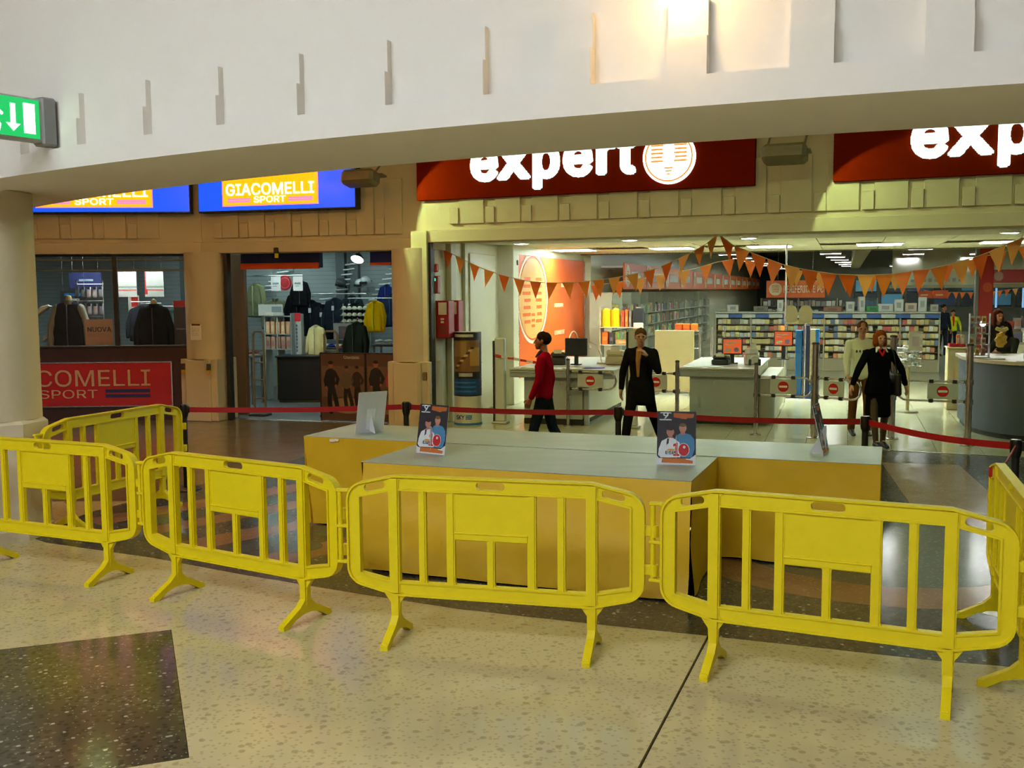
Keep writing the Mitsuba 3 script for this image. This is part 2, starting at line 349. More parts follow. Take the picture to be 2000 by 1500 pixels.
obj('tape', bx(-.07, .10, -.008, .0, 1.72, 1.75), 'matte', t, color=(90, 60, 45), fr=nf)
for i in range(5): obj('text_line', bx(-.07, .08, -.0065, 0, 1.67 - i * .03, 1.675 - i * .03), 'matte', t, color=(150, 140, 125), fr=nf)
t = thing('alarm_beacon', 'small black and yellow beacon under the lintel of the sports shop doorway', 'beacon')
obj('base', bx(1.42, 1.50, -.10, -.02, 2.98, 3.08, .01), 'satin', t, color=(40, 34, 28), fr=G2)
obj('lens', cyl(1.46, -.06, 2.90, 2.98, .035), 'gloss', t, color=(215, 190, 10), fr=G2)
# dark metal jambs
for fr, s, z in ((EX, -.03, 3.11), (G2, .42, 3.0)):
    struct('trim', bx(s - .035, s + .035, -.05, .09, 0, z, .006), 'satin', color=(38, 34, 28), fr=fr)

# ------------------------------------------------------------------ illuminated signs
def lightbox(fr, s0, s1, z0, z1, o0, o1, lab):
    t = thing('shop_sign', lab, 'sign')
    obj('case', bx(s0, s1, -.22, -.02, z0, z1, .01), 'satin', t, color=(18, 18, 30), fr=fr)
    obj('blue_face', bx(s0 + .02, s1 - .02, -.232, -.222, z0 + .03, z1 - .02), 'gloss', t, color=(20, 60, 230), fr=fr, emit=(.004, .10, .95), weight=.15, label='glowing blue face')
    obj('orange_panel', bx(o0, o1, -.24, -.233, z0 + .12, z1 - .1), 'gloss', t, color=(255, 140, 20), fr=fr, emit=(1.9, .55, .005), weight=.15, label='glowing orange panel')
    w = o1 - o0
    e = .02
    obj('border', cat(bx(o0 - e, o1 + e, -.243, -.236, z0 + .12 - e, z0 + .12), bx(o0 - e, o0, -.243, -.236, z0 + .12, z1 - .1), bx(o1, o1 + e, -.243, -.236, z0 + .12, z1 - .1)), 'gloss', t, color=(250, 110, 120), fr=fr, emit=(1.9, .3, .30), weight=.05)
    def put(m, s, z, y=-.244): return mv(wallz(m), s, y, z)
    L1 = text_fit('GIACOMELLI', w * .94, .19, .006); L2 = text_fit('SPORT', w * .34, .105, .006)
    obj('lettering', cat(put(L1, o0 + w * .03, z0 + .29), put(L2, o0 + w * .33, z0 + .155)), 'gloss', t, color=(255, 255, 240), fr=fr, emit=(2.2, 2.1, 1.6), weight=.1, label='glowing white lettering GIACOMELLI SPORT')
    for a, b in ((.05, .29), (.70, .95)):
        obj('stripe', cat(bx(o0 + w * a, o0 + w * b, -.247, -.24, z0 + .205, z0 + .235), bx(o0 + w * a, o0 + w * b, -.247, -.24, z0 + .165, z0 + .195)), 'gloss', t, color=(220, 90, 200), fr=fr, emit=(1.0, .25, .65), weight=.03)
lightbox(G1, .35, 3.33, 3.70, 4.5, .68, 2.66, 'blue illuminated shop sign with an orange GIACOMELLI SPORT panel over the window')
lightbox(G2, .03, 3.07, 3.70, 4.5, .55, 2.36, 'blue illuminated shop sign with an orange GIACOMELLI SPORT panel over the doorway')

EXP = [('e', .79, 1.27), ('x', 1.26, 1.83), ('p', 1.87, 2.32), ('e', 2.38, 2.86), ('r', 2.92, 3.22), ('t', 3.24, 3.52)]
def store_sign(s0, lab, full=True):
    t = thing('store_sign', lab, 'sign')
    obj('board', bx(s0 - .2, s0 + 5.34, -.12, -.0, 3.80, 4.72, .004), 'matte', t, color=(104, 22, 1), fr=EX, label='orange board')
    for ch, a, b in EXP:
        m = meshkit.text_mesh(ch, .60, .05, True); bb = m.bounds
        # fatten the outline: union of slightly shifted copies reads as a heavy face
        m.apply_translation([-bb[0][0], 0, 0]); m.apply_scale([(b - a) / (bb[1][0] - bb[0][0]), 1, 1])
        m2 = cat(m, mv(m, x=.03), mv(m, x=-.03), mv(m, y=.02), mv(m, y=-.02)); m2.apply_scale([.90, 1, 1]); m2.apply_translation([.045, 0, 0])
        obj('letter', mv(wallz(m2), s0 + a, -.13, 4.09), 'gloss', t, color=(250, 255, 250), fr=EX, emit=(.85, 1.6, 1.5), weight=.12)
    c = (s0 + 4.08, 4.27)
    disc = ell(*c, .40, .40, 64)
    obj('roundel', vert(disc, .06, -.12), 'gloss', t, color=(255, 250, 240), fr=EX, emit=(1.7, 1.7, 1.5), weight=.12, label='white roundel')
    obj('roundel_ring', vert(ell(*c, .362, .362, 64).difference(ell(*c, .345, .345, 64)), .006, -.18), 'satin', t, color=(240, 120, 40), fr=EX, emit=(1.0, .25, .03), weight=.02)
    bars = []
    for i in range(6):
        z = 4.20 + i * .058
        for sg in (-1, 1):
            x0 = .045 + .05 * (1 - abs(i - 3) / 4); x1 = min(.27, .32 - .012 * i)
            a0, a1 = sorted((sg * (x0 + .03 * (i < 2)), sg * x1)); bars.append(sbox(c[0] + a0, z, c[0] + a1, z + .022))
    for i, wd in enumerate((.10, .07, .035)): bars.append(sbox(c[0] - wd / 1.6, 4.10 - i * .045, c[0] + wd / 1.6, 4.118 - i * .045))
    obj('roundel_bars', vert(unary_union(bars), .006, -.18), 'satin', t, color=(235, 110, 30), fr=EX, emit=(1.1, .30, .03), weight=.02)
store_sign(0, 'orange fascia sign with white illuminated letters expert and roundel, above the entrance')
store_sign(6.63, 'orange fascia sign cut off by the right edge of the photo, letters exp visible')

# ------------------------------------------------------------------ floodlights under the gallery
def floodlight(fr, s, lab, aim):
    t = thing('floodlight', lab, 'floodlight'); f = fr.sub(s, -.75, 0)
    obj('housing', rot(bx(-.30, .30, -.16, .16, 4.02, 4.26, .05), -12, (1, 0, 0), (0, 0, 4.1)), 'satin', t, color=(120, 108, 84), fr=f)
    obj('visor', rot(bx(-.32, .32, .14, .30, 4.23, 4.26, .008), -12, (1, 0, 0), (0, 0, 4.1)), 'satin', t, color=(130, 118, 92), fr=f)
    obj('bracket', cat(tube([(-.25, .0, 4.2), (-.25, .5, 4.55), (-.25, .75, 4.55)], .016), tube([(.25, .0, 4.2), (.25, .5, 4.55), (.25, .75, 4.55)], .016)), 'satin', t, color=(110, 100, 80), fr=f)
    o = f.pt(.34, -.12, 4.08); tg = f.pt(*aim)
    scene[t + '_beam'] = {'type': 'spot', 'to_world': T().look_at(origin=o.tolist(), target=tg.tolist(), up=[0, 0, 1]), 'intensity': {'type': 'rgb', 'value': [c * (1.15 if s < 0 else .6) for c in L_FLOOD]}, 'cutoff_angle': 52.0, 'beam_width': 49.0, 'sampling_weight': 2.5}
floodlight(EX, -.9, 'boxy floodlight on arms between the blue sign and the orange sign', (3.6, .75, 2.4))
floodlight(EX, 5.85, 'boxy floodlight under the soffit between the two orange signs', (2.6, .75, 2.2))

# ------------------------------------------------------------------ yellow plastic barriers
A_, WH, ZT, ZB = .653, .983, 1.10, .30
def oct_poly(inset):
    zt, zb, w = ZT - inset, ZB + inset, WH - inset
    p = Polygon([(-A_, zt), (A_, zt), (w, zt - .22 * (w - A_)), (w, zb + .24 * (w - A_)), (A_, zb), (-A_, zb), (-w, zb + .24 * (w - A_)), (-w, zt - .22 * (w - A_))])
    r = max(.02, .13 - inset)
    q = p.buffer(-r).buffer(r, 8)
    # keep the flat kinks sharp, round only the four outer corners
    return q.union(p.intersection(sbox(-A_ - .06, zb - .1, A_ + .06, zt + .1)))
OUT = oct_poly(0)
zi = .10
inner = Polygon([(-A_, ZT - zi), (A_, ZT - zi), (WH - .092, ZT - zi - .22 * (WH - .092 - A_)), (WH - .092, ZB + .095 + .20 * (WH - .092 - A_)), (A_, ZB + .095), (-A_, ZB + .095), (-WH + .092, ZB + .095 + .20 * (WH - .092 - A_)), (-WH + .092, ZT - zi - .22 * (WH - .092 - A_))])
slots = [rrect(-.095, .095, 1.024, 1.076, .024)]
for sg in (-1, 1):
    sl = affinity.rotate(rrect(-.073, .073, -.025, .025, .024), -sg * 12.4, origin=(0, 0)); slots.append(affinity.translate(sl, sg * .788, 1.021))
RING = OUT.difference(inner).difference(unary_union(slots))
FRAME_M = cat(vert(RING, .034, .017),
              vert(OUT.difference(OUT.buffer(-.013)), .062, .031), vert(inner.buffer(.012, join_style=2).difference(inner), .054, .027))
def bar_mesh(u, w, z0, z1, d=.044):
    p = sbox(u - w / 2, z0, u + w / 2, z1)
    fil = .022
    for sx in (-1, 1):
        for z, sz in ((z0, 1), (z1, -1)):
            e = u + sx * w / 2
            tri = Polygon([(e, z), (e + sx * fil, z), (e, z + sz * fil)]).difference(Point(e + sx * fil, z + sz * fil).buffer(fil, 6))
            p = p.union(tri.buffer(.0002))
    return cat(vert(p, d * .7, d * .35), vert(sbox(u - w / 2 + .009, z0, u + w / 2 - .009, z1), d, d / 2))
ZI0, ZI1 = ZB + .09, ZT - zi + .005
FOOT_P = Polygon([(-.028, .31), (-.028, .165), (-.075, .118), (-.2426, .028), (-.2426, 0), (-.195, 0), (-.12, .045), (-.05, .066), (0, .07), (.05, .066), (.12, .045), (.195, 0), (.2426, 0), (.2426, .028), (.075, .118), (.028, .165), (.028, .31)])
def foot_mesh(u):
    m = ext(FOOT_P, .05); v = m.vertices.copy(); m.vertices = np.stack([v[:, 2] - .025 + u, v[:, 0], v[:, 1]], 1)
    g = vert(Polygon([(u - .075, .31), (u + .075, .31), (u + .032, .25), (u + .028, .12), (u - .028, .12), (u - .032, .25)]), .03, .015)
    pad = [bx(u - .02, u + .02, sg * .215 - .02, sg * .215 + .02, .026, .042, .004) for sg in (-1, 1)]
    return cat(m, g, pad)
def barrier(x, y, ang, lab, group='yellow plastic crowd barriers'):
    f = Frame(x, y, math.degrees(ang)); t = thing('barrier', lab, 'barrier', group)
    def P(n, m, **k): return obj(n, m, 'yellow_plastic', t, fr=f, **k)
    P('frame', FRAME_M)
    for u in (-A_, A_): P('post', bar_mesh(u, .072, ZI0 - .07, ZI1 + .075, .066))
    for u in (-.46, .46): P('bar', bar_mesh(u, .05, ZI0, ZI1))
    for u in (-.268, .268): P('bar', bar_mesh(u, .056, ZI0, ZI1))
    P('bar', bar_mesh(0, .05, ZI0, .70))
    P('sign_plate', cat(bx(-.245, .245, -.012, .010, .735, ZI1 + .01), bx(-.245, .245, -.02, .016, .690, .738, .006), bx(-.245, .245, -.026, -.01, .733, .745, .003)))
    for u in (-A_, A_): P('foot', foot_mesh(u))
    e = -WH - .055
    P('hinge_rod', cat(cyl(e, 0, .50, .985, .016, 12), [bx(e - .022, -WH + .012, -.022, .022, z - .01, z + .01, .004) for z in (.985, .745, .505)]))
    for z in (.81, .565):
        e2 = WH + .05
        P('hinge_lug', cat(bx(WH - .012, e2 + .012, -.018, .018, z - .033, z + .033, .006), cyl(e2 + .006, 0, z - .036, z + .036, .028, 12)))
barrier(-3.845, 8.325, -.4095, 'yellow plastic barrier cut by the left edge, in front of the column')
barrier(-2.009, 7.317, -.5462, 'second yellow plastic barrier from the left in the front row')
barrier(-.139, 6.450, -.2417, 'yellow plastic barrier in the middle of the front row, before the paper-skirted table')
barrier(1.803, 5.762, -.4359, 'rightmost and nearest barrier of the front row, beside the floor joint')
barrier(-4.05, 10.40, 1.20, 'yellow plastic barrier standing sideways behind the front row, under the red panel')
barrier(3.12, 6.29, 1.246, 'yellow plastic barrier seen edge-on at the right edge with a red tag on top')
fb = Frame(3.12, 6.29, math.degrees(1.246))
solo('red_tag', bx(.905, .965, -.035, .035, .95, 1.03, .006), 'gloss', 'small red belt clip hooked on the end of the edge-on barrier', 'clip', color=(170, 25, 20), fr=fb)

# ------------------------------------------------------------------ display tables under paper
ZTB = .88
def wrinkled(m, amp, seed, freq=5.0, axis=1):
    m = m.copy()
    v = m.vertices; d = (meshkit.fbm(np.stack([v[:, 0] * freq, v[:, 1] * freq, v[:, 2] * freq * .8], -1), 3, seed) - .5) * 2
    k = np.clip((ZTB - v[:, 2]) / .35, 0, 1)
    return d * amp * k
def skirt(s0, t0, s1, t1, flare, seed, z1=ZTB, z0=.015, nx=40, nz=22):
    a, b = np.array([s0, t0]), np.array([s1, t1]); L = np.linalg.norm(b - a); u = (b - a) / L; n = np.array([u[1], -u[0]])
    X, Z = np.meshgrid(np.linspace(0, 1, nx), np.linspace(0, 1, nz)); X, Z = X.ravel(), Z.ravel()
    zz = z1 - Z * (z1 - z0)
    rng = np.random.default_rng(seed)
    w = meshkit.fbm(np.stack([X * L * 2.2, zz * 2.6, X * 0 + seed], -1), 4, seed) - .5
    w2 = meshkit.noise(np.stack([X * L * 1.3 + zz * 2, X * 0 + seed, zz * .6], -1), seed + 3) - .5
    off = (w * .05 + w2 * .05) * np.clip(Z * 2.2, 0, 1) + flare * Z
    P = a + np.outer(X * L, u) + np.outer(off, n)
    V = np.column_stack([P, zz + .012 * (meshkit.noise(np.stack([X * 9, X * 0, X * 0 + seed], -1), seed) - .5) * Z])
    F = []
    for j in range(nz - 1):
        i = np.arange(nx - 1) + j * nx
        F += [np.stack([i, i + nx, i + nx + 1], 1), np.stack([i, i + nx + 1, i + 1], 1)]
    return trimesh.Trimesh(V, np.vstack(F), process=False)
def paper_table(s0, s1, t0, t1, lab, sides, seed, strips):
    t = thing('display_table', lab, 'table')
    obj('top_board', bx(s0 + .01, s1 - .01, t0 + .01, t1 - .01, ZTB - .035, ZTB - .006), 'matte', t, color=(150, 130, 90), fr=TB)
    n = strips; h = (t1 - t0) / n
    for i in range(n):
        obj('paper_sheet', bx(s0, s1, t0 + i * h - (.02 if i else 0), t0 + (i + 1) * h, ZTB - .006 + (.0015 * (n - i)), ZTB - .002 + .0015 * (n - i)), 'top_paper', t, fr=TB)
    for k, (a, b, c, d, fl) in enumerate(sides):
        obj('paper_skirt', skirt(a, b, c, d, fl, seed + k), 'yellow_paper', t, fr=TB, smooth=True)
    for s in (s0 + .12, s1 - .12):
        for q in (t0 + .12, t1 - .12): obj('leg', bx(s - .02, s + .02, q - .02, q + .02, 0, ZTB - .03, .004), 'steel', t, fr=TB)
paper_table(0, 5.35, .03, 1.05, 'long rear display table with grey paper top and yellow paper skirt',
            [(0, .03, 1.30, .03, -.03), (4.05, .03, 5.35, .03, -.02), (0, 1.05, 0, .03, -.05), (5.35, .03, 5.35, 1.05, -.02), (5.35, 1.05, 0, 1.05, 0)], 11, 4)
paper_table(1.30, 4.05, -1.17, .03, 'front display table with yellow paper skirt, jutting towards the barriers',
            [(1.32, -1.17, 4.05, -1.17, .12), (1.30, .03, 1.30, -1.17, -.08), (4.05, -1.17, 4.05, .03, .03)], 23, 5)
solo('tape_scrap', cat(bx(.30, .36, .013, .017, .842, .868), bx(.355, .40, .010, .015, .85, .872)), 'gloss', 'torn scrap of clear tape on the yellow skirt near the left corner', 'tape', color=(220, 215, 195), fr=TB)

# ------------------------------------------------------------------ cardboard easel signs
def easel(x, y, yaw, lean, lab, printed):
    """front faces local -y"""
    f = Frame(x, y, yaw, ZTB + .006); t = thing('cardboard_sign', lab, 'sign', 'easel-back cardboard signs on the tables')
    w, h = .31, .43
    L = lambda m: rot(m, -lean, (1, 0, 0))
    def P(n, m, c, mat='satin', **k): return obj(n, L(m), mat, t, color=c, fr=f, **k)
    P('card', bx(-w / 2, w / 2, 0, .006, 0, h), (222, 222, 225))
    st = ext(Polygon([(0, .02), (.13, 0), (.15, 0), (.02, .24), (0, .24)]), .004)
    v = st.vertices.copy(); st.vertices = np.stack([v[:, 2] - .002, v[:, 0] * .9 + .004, v[:, 1]], 1)
    obj('easel_stand', st, 'matte', t, color=(205, 205, 210), fr=f)
    obj('stand_flap', L(bx(-.045, .045, .006, .009, .03, .25)), 'matte', t, color=(214, 214, 214), fr=f)
    if not printed: return
    def flat(poly, k): return vert(poly, .0006, -.0006 * k)
    R = lambda a, b, c, d: sbox(-w / 2 + a * w, b * h, -w / 2 + c * w, d * h)
    E = lambda cx, cy, rx, ry: ell(-w / 2 + cx * w, cy * h, rx * w, ry * h)
    Pg = lambda pts: Polygon([(-w / 2 + a * w, b * h) for a, b in pts])
    P('printed_ground', flat(Pg([(0, .16), (.05, .12), (.85, .12), (1, .2), (1, 1), (0, 1)]), 0), (44, 40, 50), label='dark printed ground')
    P('printed_shirt', flat(unary_union([Pg([(.42, .14), (.46, .5), (.56, .58), (.70, .60), (.86, .57), (.96, .48), (.97, .30), (.90, .14)])]), 1), (75, 135, 180), label='blue shirt of the printed man')
    P('printed_head', flat(E(.66, .69, .095, .085), 1), (196, 140, 120)); P('printed_neck', flat(R(.60, .56, .72, .64), 1), (180, 122, 104))
    P('printed_hair', flat(E(.66, .745, .085, .035), 2), (120, 84, 60))
    P('printed_shirt', flat(Pg([(.03, .18), (.05, .30), (.12, .44), (.27, .50), (.42, .50), (.58, .42), (.62, .30), (.60, .14), (.1, .13)]), 2), (226, 230, 234), label='white shirt of the printed man')
    P('printed_head', flat(E(.34, .61, .10, .085), 3), (186, 128, 112)); P('printed_neck', flat(R(.29, .48, .40, .56), 2), (170, 112, 98))
    P('printed_hair', flat(E(.34, .675, .095, .035), 4), (52, 34, 30))
    P('printed_tie', flat(Pg([(.26, .49), (.31, .49), (.30, .40), (.24, .36)]), 3), (60, 50, 80))
    one = Pg([(.42, .385), (.50, .41), (.53, .41), (.53, .20), (.58, .20), (.58, .165), (.42, .165), (.42, .20), (.47, .20), (.47, .35), (.42, .34)])
    zero = E(.69, .285, .135, .115)
    P('printed_number_edge', flat(unary_union([one.buffer(.004), zero.buffer(.004)]), 4), (230, 225, 225))
    P('printed_number', flat(one.union(zero), 5), (198, 38, 44), label='red number 10')
    P('printed_number_hole', flat(E(.70, .335, .035, .028), 6), (220, 205, 210))
    tx = mv(wallz(text_fit('ESP', .25 * w, .026, .0006)), -w / 2 + .22 * w, -.0042, .195 * h); P('printed_text', tx, (40, 40, 48), label='black letters ESP')
    P('printed_badge', flat(E(.36, .28, .10, .018), 6), (222, 150, 60))
    P('printed_banner', flat(Pg([(.12, .035), (.92, .03), (.93, .085), (.75, .10), (.74, .125), (.14, .12)]), 2), (206, 116, 50), label='orange banner at the foot')
    P('printed_banner', flat(Pg([(.42, .97), (.95, .96), (.93, .885), (.76, .875), (.74, .855), (.6, .87), (.42, .89)]), 1), (190, 100, 40), label='orange banner at the top')
    tx = mv(wallz(text_fit('9', .14 * w, .05, .0006)), -w / 2 + .15 * w, -.0015, .865 * h); P('printed_text', tx, (225, 232, 235), label='white numeral 9')
    for a, b, c in ((.07, .36, .96), (.06, .37, .83)): P('printed_text_line', flat(R(a, c, b, c + .022), 1), (205, 212, 216))
easel(-.715, 8.80, -33, 10, 'printed cardboard sign with two men and a red 10, left one facing the barriers', True)
easel(1.32, 8.17, -12, 6, 'printed cardboard sign with two men and a red 10, right one near the table corner', True)
easel(-1.44, 10.22, 34 + 180, 14, 'plain white back of a cardboard sign on the rear table, far left', False)
easel(2.69, 8.68, 64, 13, 'cardboard sign seen edge-on with a white easel, right end of the rear table', True)

# ------------------------------------------------------------------ belt stanchions
SP = [(-3.82, 11.85), (-1.25, 12.0), (1.18, 11.32), (3.60, 10.36), (4.30, 8.66)]
SL = ['black belt stanchion behind the sideways barrier, far left', 'black belt stanchion behind the white-backed sign', 'black belt stanchion beside the man in black', 'black belt stanchion in front of the walking woman', 'black belt stanchion at the right edge behind the edge-on barrier']
for i, (x, y) in enumerate(SP):
    t = thing('belt_stanchion', SL[i], 'stanchion', 'stanchions with red belts'); f = Frame(x, y, -20)
    obj('base', lathe([(0, 0), (.17, 0), (.17, .012), (.15, .022), (.05, .03), (0, .03)], 32), 'satin', t, color=(24, 24, 26), fr=f, smooth=40)
    obj('pole', cyl(0, 0, .02, .87, .032, 18), 'satin', t, color=(20, 20, 22), fr=f, smooth=40)
    obj('belt_head', lathe([(.032, .84), (.042, .87), (.048, .90), (.048, .985), (.042, 1.0), (0, 1.0)], 24), 'gloss', t, color=(16, 16, 18), fr=f, smooth=40)
    obj('belt_clip', bx(.04, .062, -.02, .02, .905, .985, .004), 'satin', t, color=(26, 22, 22), fr=f)
    if i + 1 < len(SP):
        p, q = np.array([x, y]), np.array(SP[i + 1]); L = np.linalg.norm(q - p); u = (q - p) / L; V = []
        k = np.linspace(.05 / L, 1 - .05 / L, 13)
        for z in (.912, .972):
            for o in (-.0012, .0012):
                V += [(*(p + u * a * L + np.array([-u[1], u[0]]) * o), z - .02 * math.sin(math.pi * a) * (1 + .3 * i)) for a in k]
        V = np.array(V); n = 13; F = []
        for a, b in ((0, 1), (1, 3), (3, 2), (2, 0)):
            j = np.arange(n - 1); F += [np.stack([a * n + j, b * n + j, b * n + j + 1], 1), np.stack([a * n + j, b * n + j + 1, a * n + j + 1], 1)]
        obj('belt', trimesh.Trimesh(V, np.vstack(F), process=False), 'satin', t, color=(190, 14, 26), label='red webbing belt')
    else:
        e = fb.pt(.93, 0, 1.0)
        obj('belt', tube([(x, y, .95), (x * .5 + e[0] * .5, y * .5 + e[1] * .5, .93), (e[0], e[1], 1.0)], .009, 6), 'satin', t, color=(150, 16, 24), label='red belt running to the edge-on barrier')

# ------------------------------------------------------------------ people
SPH = trimesh.creation.icosphere(1).vertices
SPH2 = trimesh.creation.icosphere(2).vertices
def hull(*sp):
    return m3.Manifold.hull_points(np.vstack([np.asarray(c, float) + (np.asarray(r, float) if np.ndim(r) else r) * SPH for c, r in sp]).astype(np.float64))
def solid(parts, edge=.018, it=6):
    m = m3.Manifold.batch_boolean(parts, m3.OpType.Add)
    m = m.refine_to_length(edge); me = m.to_mesh()
    t = trimesh.Trimesh(me.vert_properties[:, :3], me.tri_verts, process=False)
    t.merge_vertices()
    if it: trimesh.smoothing.filter_taubin(t, .5, .53, it)
    return t
def unit(v): v = np.asarray(v, float); return v / np.linalg.norm(v)
def hand_parts(w, d, side, curl=.5):
    """palm and five fingers from the wrist w along direction d; palm faces the body"""
    d = unit(d); x = unit(np.cross(d, [0, 1, 0]) if abs(d[1]) < .8 else np.cross(d, [0, 0, 1])); y = np.cross(d, x)
    if side * x[0] > 0: x = -x      # x: palm normal, towards the body
    y = np.cross(d, x) * (1 if side < 0 else -1)
    if y[1] < 0: y = -y             # y: towards the thumb, forward
    out = [hull((w, .026), (w + d * .085 + y * .028, .013), (w + d * .085 - y * .028, .013))]
    for i, (o, L) in enumerate(((.030, .068), (.010, .078), (-.010, .072), (-.029, .056))):
        a = w + d * .085 + y * o; b = a + unit(d + x * curl * .5) * L * .55; c = b + unit(d + x * curl * 1.6) * L * .5
        out += [hull((a, .0095), (b, .009)), hull((b, .009), (c, .0078))]
    a = w + d * .03 + y * .026; b = a + unit(d * .7 + y * .8 + x * .25) * .042; c = b + unit(d + y * .15 + x * .3) * .03
    out += [hull((a, .012), (b, .0105)), hull((b, .0105), (c, .0085))]
    return out
def human(label, x, y, yaw, H, legs, arms, st, head_yaw=0, head_tilt=0, lean=0, z=0, name='person'):
    """local: faces +y, right hand towards +x. legs: [(side, thigh forward deg, knee flex deg)], arms: [(side, upper dir, fore dir, curl)]"""
    k = H / 1.75; t = thing(name, label, 'person')
    ln = math.tan(math.radians(lean))
    def tp(a, b, c): return np.array([a, b + (c - .92) * ln if c > .92 else b, c])
    J = {}
    low = 9
    for sd, f, fl in legs:
        f, g = math.radians(f), math.radians(f - fl)
        h = np.array([sd * .088, 0, .92]); kn = h + .43 * unit([sd * .03, math.sin(f), -math.cos(f)]); an = kn + .42 * unit([-sd * .01, math.sin(g), -math.cos(g)])
        pt = max(-.7, min(.3, -(f - (f - g)) * .0 + (g if g < 0 else g * .3)))
        hd = np.array([0, math.cos(pt), math.sin(pt)]); dn = np.array([0, math.sin(pt), -math.cos(pt)])
        J[sd] = (h, kn, an, an - hd * .045 + dn * .05, an + hd * .15 + dn * .055)
        low = min(low, J[sd][3][2] - .032, J[sd][4][2] - .025)
    A = {}
    for sd, u, fo, cu in arms:
        s = tp(sd * .185, 0, 1.415); e = s + .285 * unit(u); w = e + .25 * unit(fo); A[sd] = (s, e, w, unit(fo), cu)
    hy = math.radians(head_yaw); hc = tp(0, .02, 1.635)
    cs, sn = math.cos(hy), math.sin(hy)
    ti = math.radians(head_tilt)
    def hp(a, b, c):   # head coordinates -> body
        b, c = b * math.cos(ti) + c * math.sin(ti), -b * math.sin(ti) + c * math.cos(ti)
        return hc + np.array([a * cs - b * sn, a * sn + b * cs, c])
    f = Frame(x, y, yaw, z)
    def fin(m):
        m = m.copy(); m.apply_translation([0, 0, -low]); m.apply_scale(k); return m
    # body: one continuous figure
    sk = [hull((hp(0, -.012, .03), (.077, .092, .085)), (hp(0, .018, .0), (.070, .080, .08))),
          hull((hp(0, .02, -.02), (.064, .07, .06)), (hp(0, .058, -.088), (.032, .028, .026))),
          hull((hp(0, .092, .005), .010), (hp(0, .108, -.028), .013), (hp(0, .085, -.035), (.02, .012, .01))),
          hull((hp(0, .085, -.062), (.024, .012, .010)),), hull((hp(-.028, .082, .022), (.02, .01, .012)), (hp(.028, .082, .022), (.02, .01, .012)))]
    for sd in (-1, 1): sk.append(hull((hp(sd * .079, .0, .005), (.010, .022, .030)), (hp(sd * .074, .008, -.015), (.008, .012, .02))))
    sk.append(hull((hp(0, -.015, -.06), .052), (tp(0, -.005, 1.47), .056)))
    torso = lambda g: [hull((tp(-.085, 0, .93), (.085 + g, .095 + g, .09)), (tp(.085, 0, .93), (.085 + g, .095 + g, .09)), (tp(-.07, 0, 1.10), (.075 + g, .085 + g, .06)), (tp(.07, 0, 1.10), (.075 + g, .085 + g, .06))),
                       hull((tp(-.07, 0, 1.10), (.075 + g, .085 + g, .06)), (tp(.07, 0, 1.10), (.075 + g, .085 + g, .06)), (tp(-.085, 0, 1.32), (.085 + g, .10 + g, .07)), (tp(.085, 0, 1.32), (.085 + g, .10 + g, .07))),
                       hull((tp(-.085, 0, 1.30), (.085 + g, .10 + g, .06)), (tp(.085, 0, 1.30), (.085 + g, .10 + g, .06)), (tp(-.165, -.005, 1.41), .05 + g), (tp(.165, -.005, 1.41), .05 + g), (tp(0, -.01, 1.46), .055 + g * .5))]
    sk += torso(-.012)
    arm = lambda sd, g, full=True: [hull((A[sd][0], .054 + g), (A[sd][1], .041 + g)), hull((A[sd][1], .041 + g), (A[sd][2] - A[sd][3] * (.0 if full else .02), .028 + g))]
    leg = lambda sd, g: [hull((J[sd][0], .085 + g), (J[sd][1], .055 + g)), hull((J[sd][1], .055 + g), (J[sd][1] * .6 + J[sd][2] * .4 + np.array([0, -.012, 0]), .054 + g), (J[sd][2], .038 + g))]
    foot = lambda sd, g: [hull((J[sd][2], .04 + g), (J[sd][3], .032 + g), (J[sd][4], (.036 + g, .05, .022 + g)))]
    for sd in A: sk += arm(sd, -.006) + hand_parts(A[sd][2], A[sd][3], sd, A[sd][4])
    for sd in J: sk += leg(sd, -.006) + foot(sd, -.006)
    body = solid(sk, .02, 5)
    obj('body', fin(body), 'satin', t, color=st['skin'], fr=f, smooth=True)
    def P(n, m, c, mat='matte', **kw): return obj(n, fin(m), mat, t, color=c, fr=f, smooth=kw.pop('smooth', True), **kw)
    for sd in (-1, 1): P('eye', trimesh.Trimesh(SPH2 * (.013, .006, .007) + hp(sd * .031, .086, .006), trimesh.creation.icosphere(2).faces), (34, 24, 20))
    P('mouth', trimesh.Trimesh(SPH2 * (.022, .006, .0055) + hp(0, .094, -.062), trimesh.creation.icosphere(2).faces), st.get('lip', (140, 70, 62)))
    # hair: a skull cap open over the face, longer for the women
    cap = hull((hp(0, -.02, .04), (.086, .100, .092)), (hp(0, .0, .055), (.080, .088, .08)))
    hl = st.get('hair_len', 0)
    if hl: 
        cap = m3.Manifold.batch_boolean([cap] + [hull((hp(sg * .055, -.02, .03), (.045, .07, .07)), (hp(sg * .068, -.01, -.03 - hl * .5), (.040, .062, .05)), (hp(sg * .062, -.01, -.03 - hl), (.030, .050, .03))) for sg in (-1, 1)]
                                        + [hull((hp(0, -.07, .02), (.08, .045, .07)), (hp(0, -.07, -.02 - hl), (.075, .035, .03)))], m3.OpType.Add)
    face = hull((hp(0, .09, -.02), (.062, .07, .088)), (hp(0, .20, -.03), (.09, .05, .12)), (hp(0, .10, -.15), (.05, .05, .03)))
    if st.get('hairline'): face = m3.Manifold.batch_boolean([face, hull((hp(0, .10, .10), (.07, .075, .05)), (hp(0, .14, .03), .06))], m3.OpType.Add)
    if not hl:
        face = m3.Manifold.batch_boolean([face, hull((hp(0, .0, -.09), (.15, .3, .055)),)], m3.OpType.Add)
    hm = (cap - face).refine_to_length(.014).to_mesh(); hm = trimesh.Trimesh(hm.vert_properties[:, :3], hm.tri_verts)
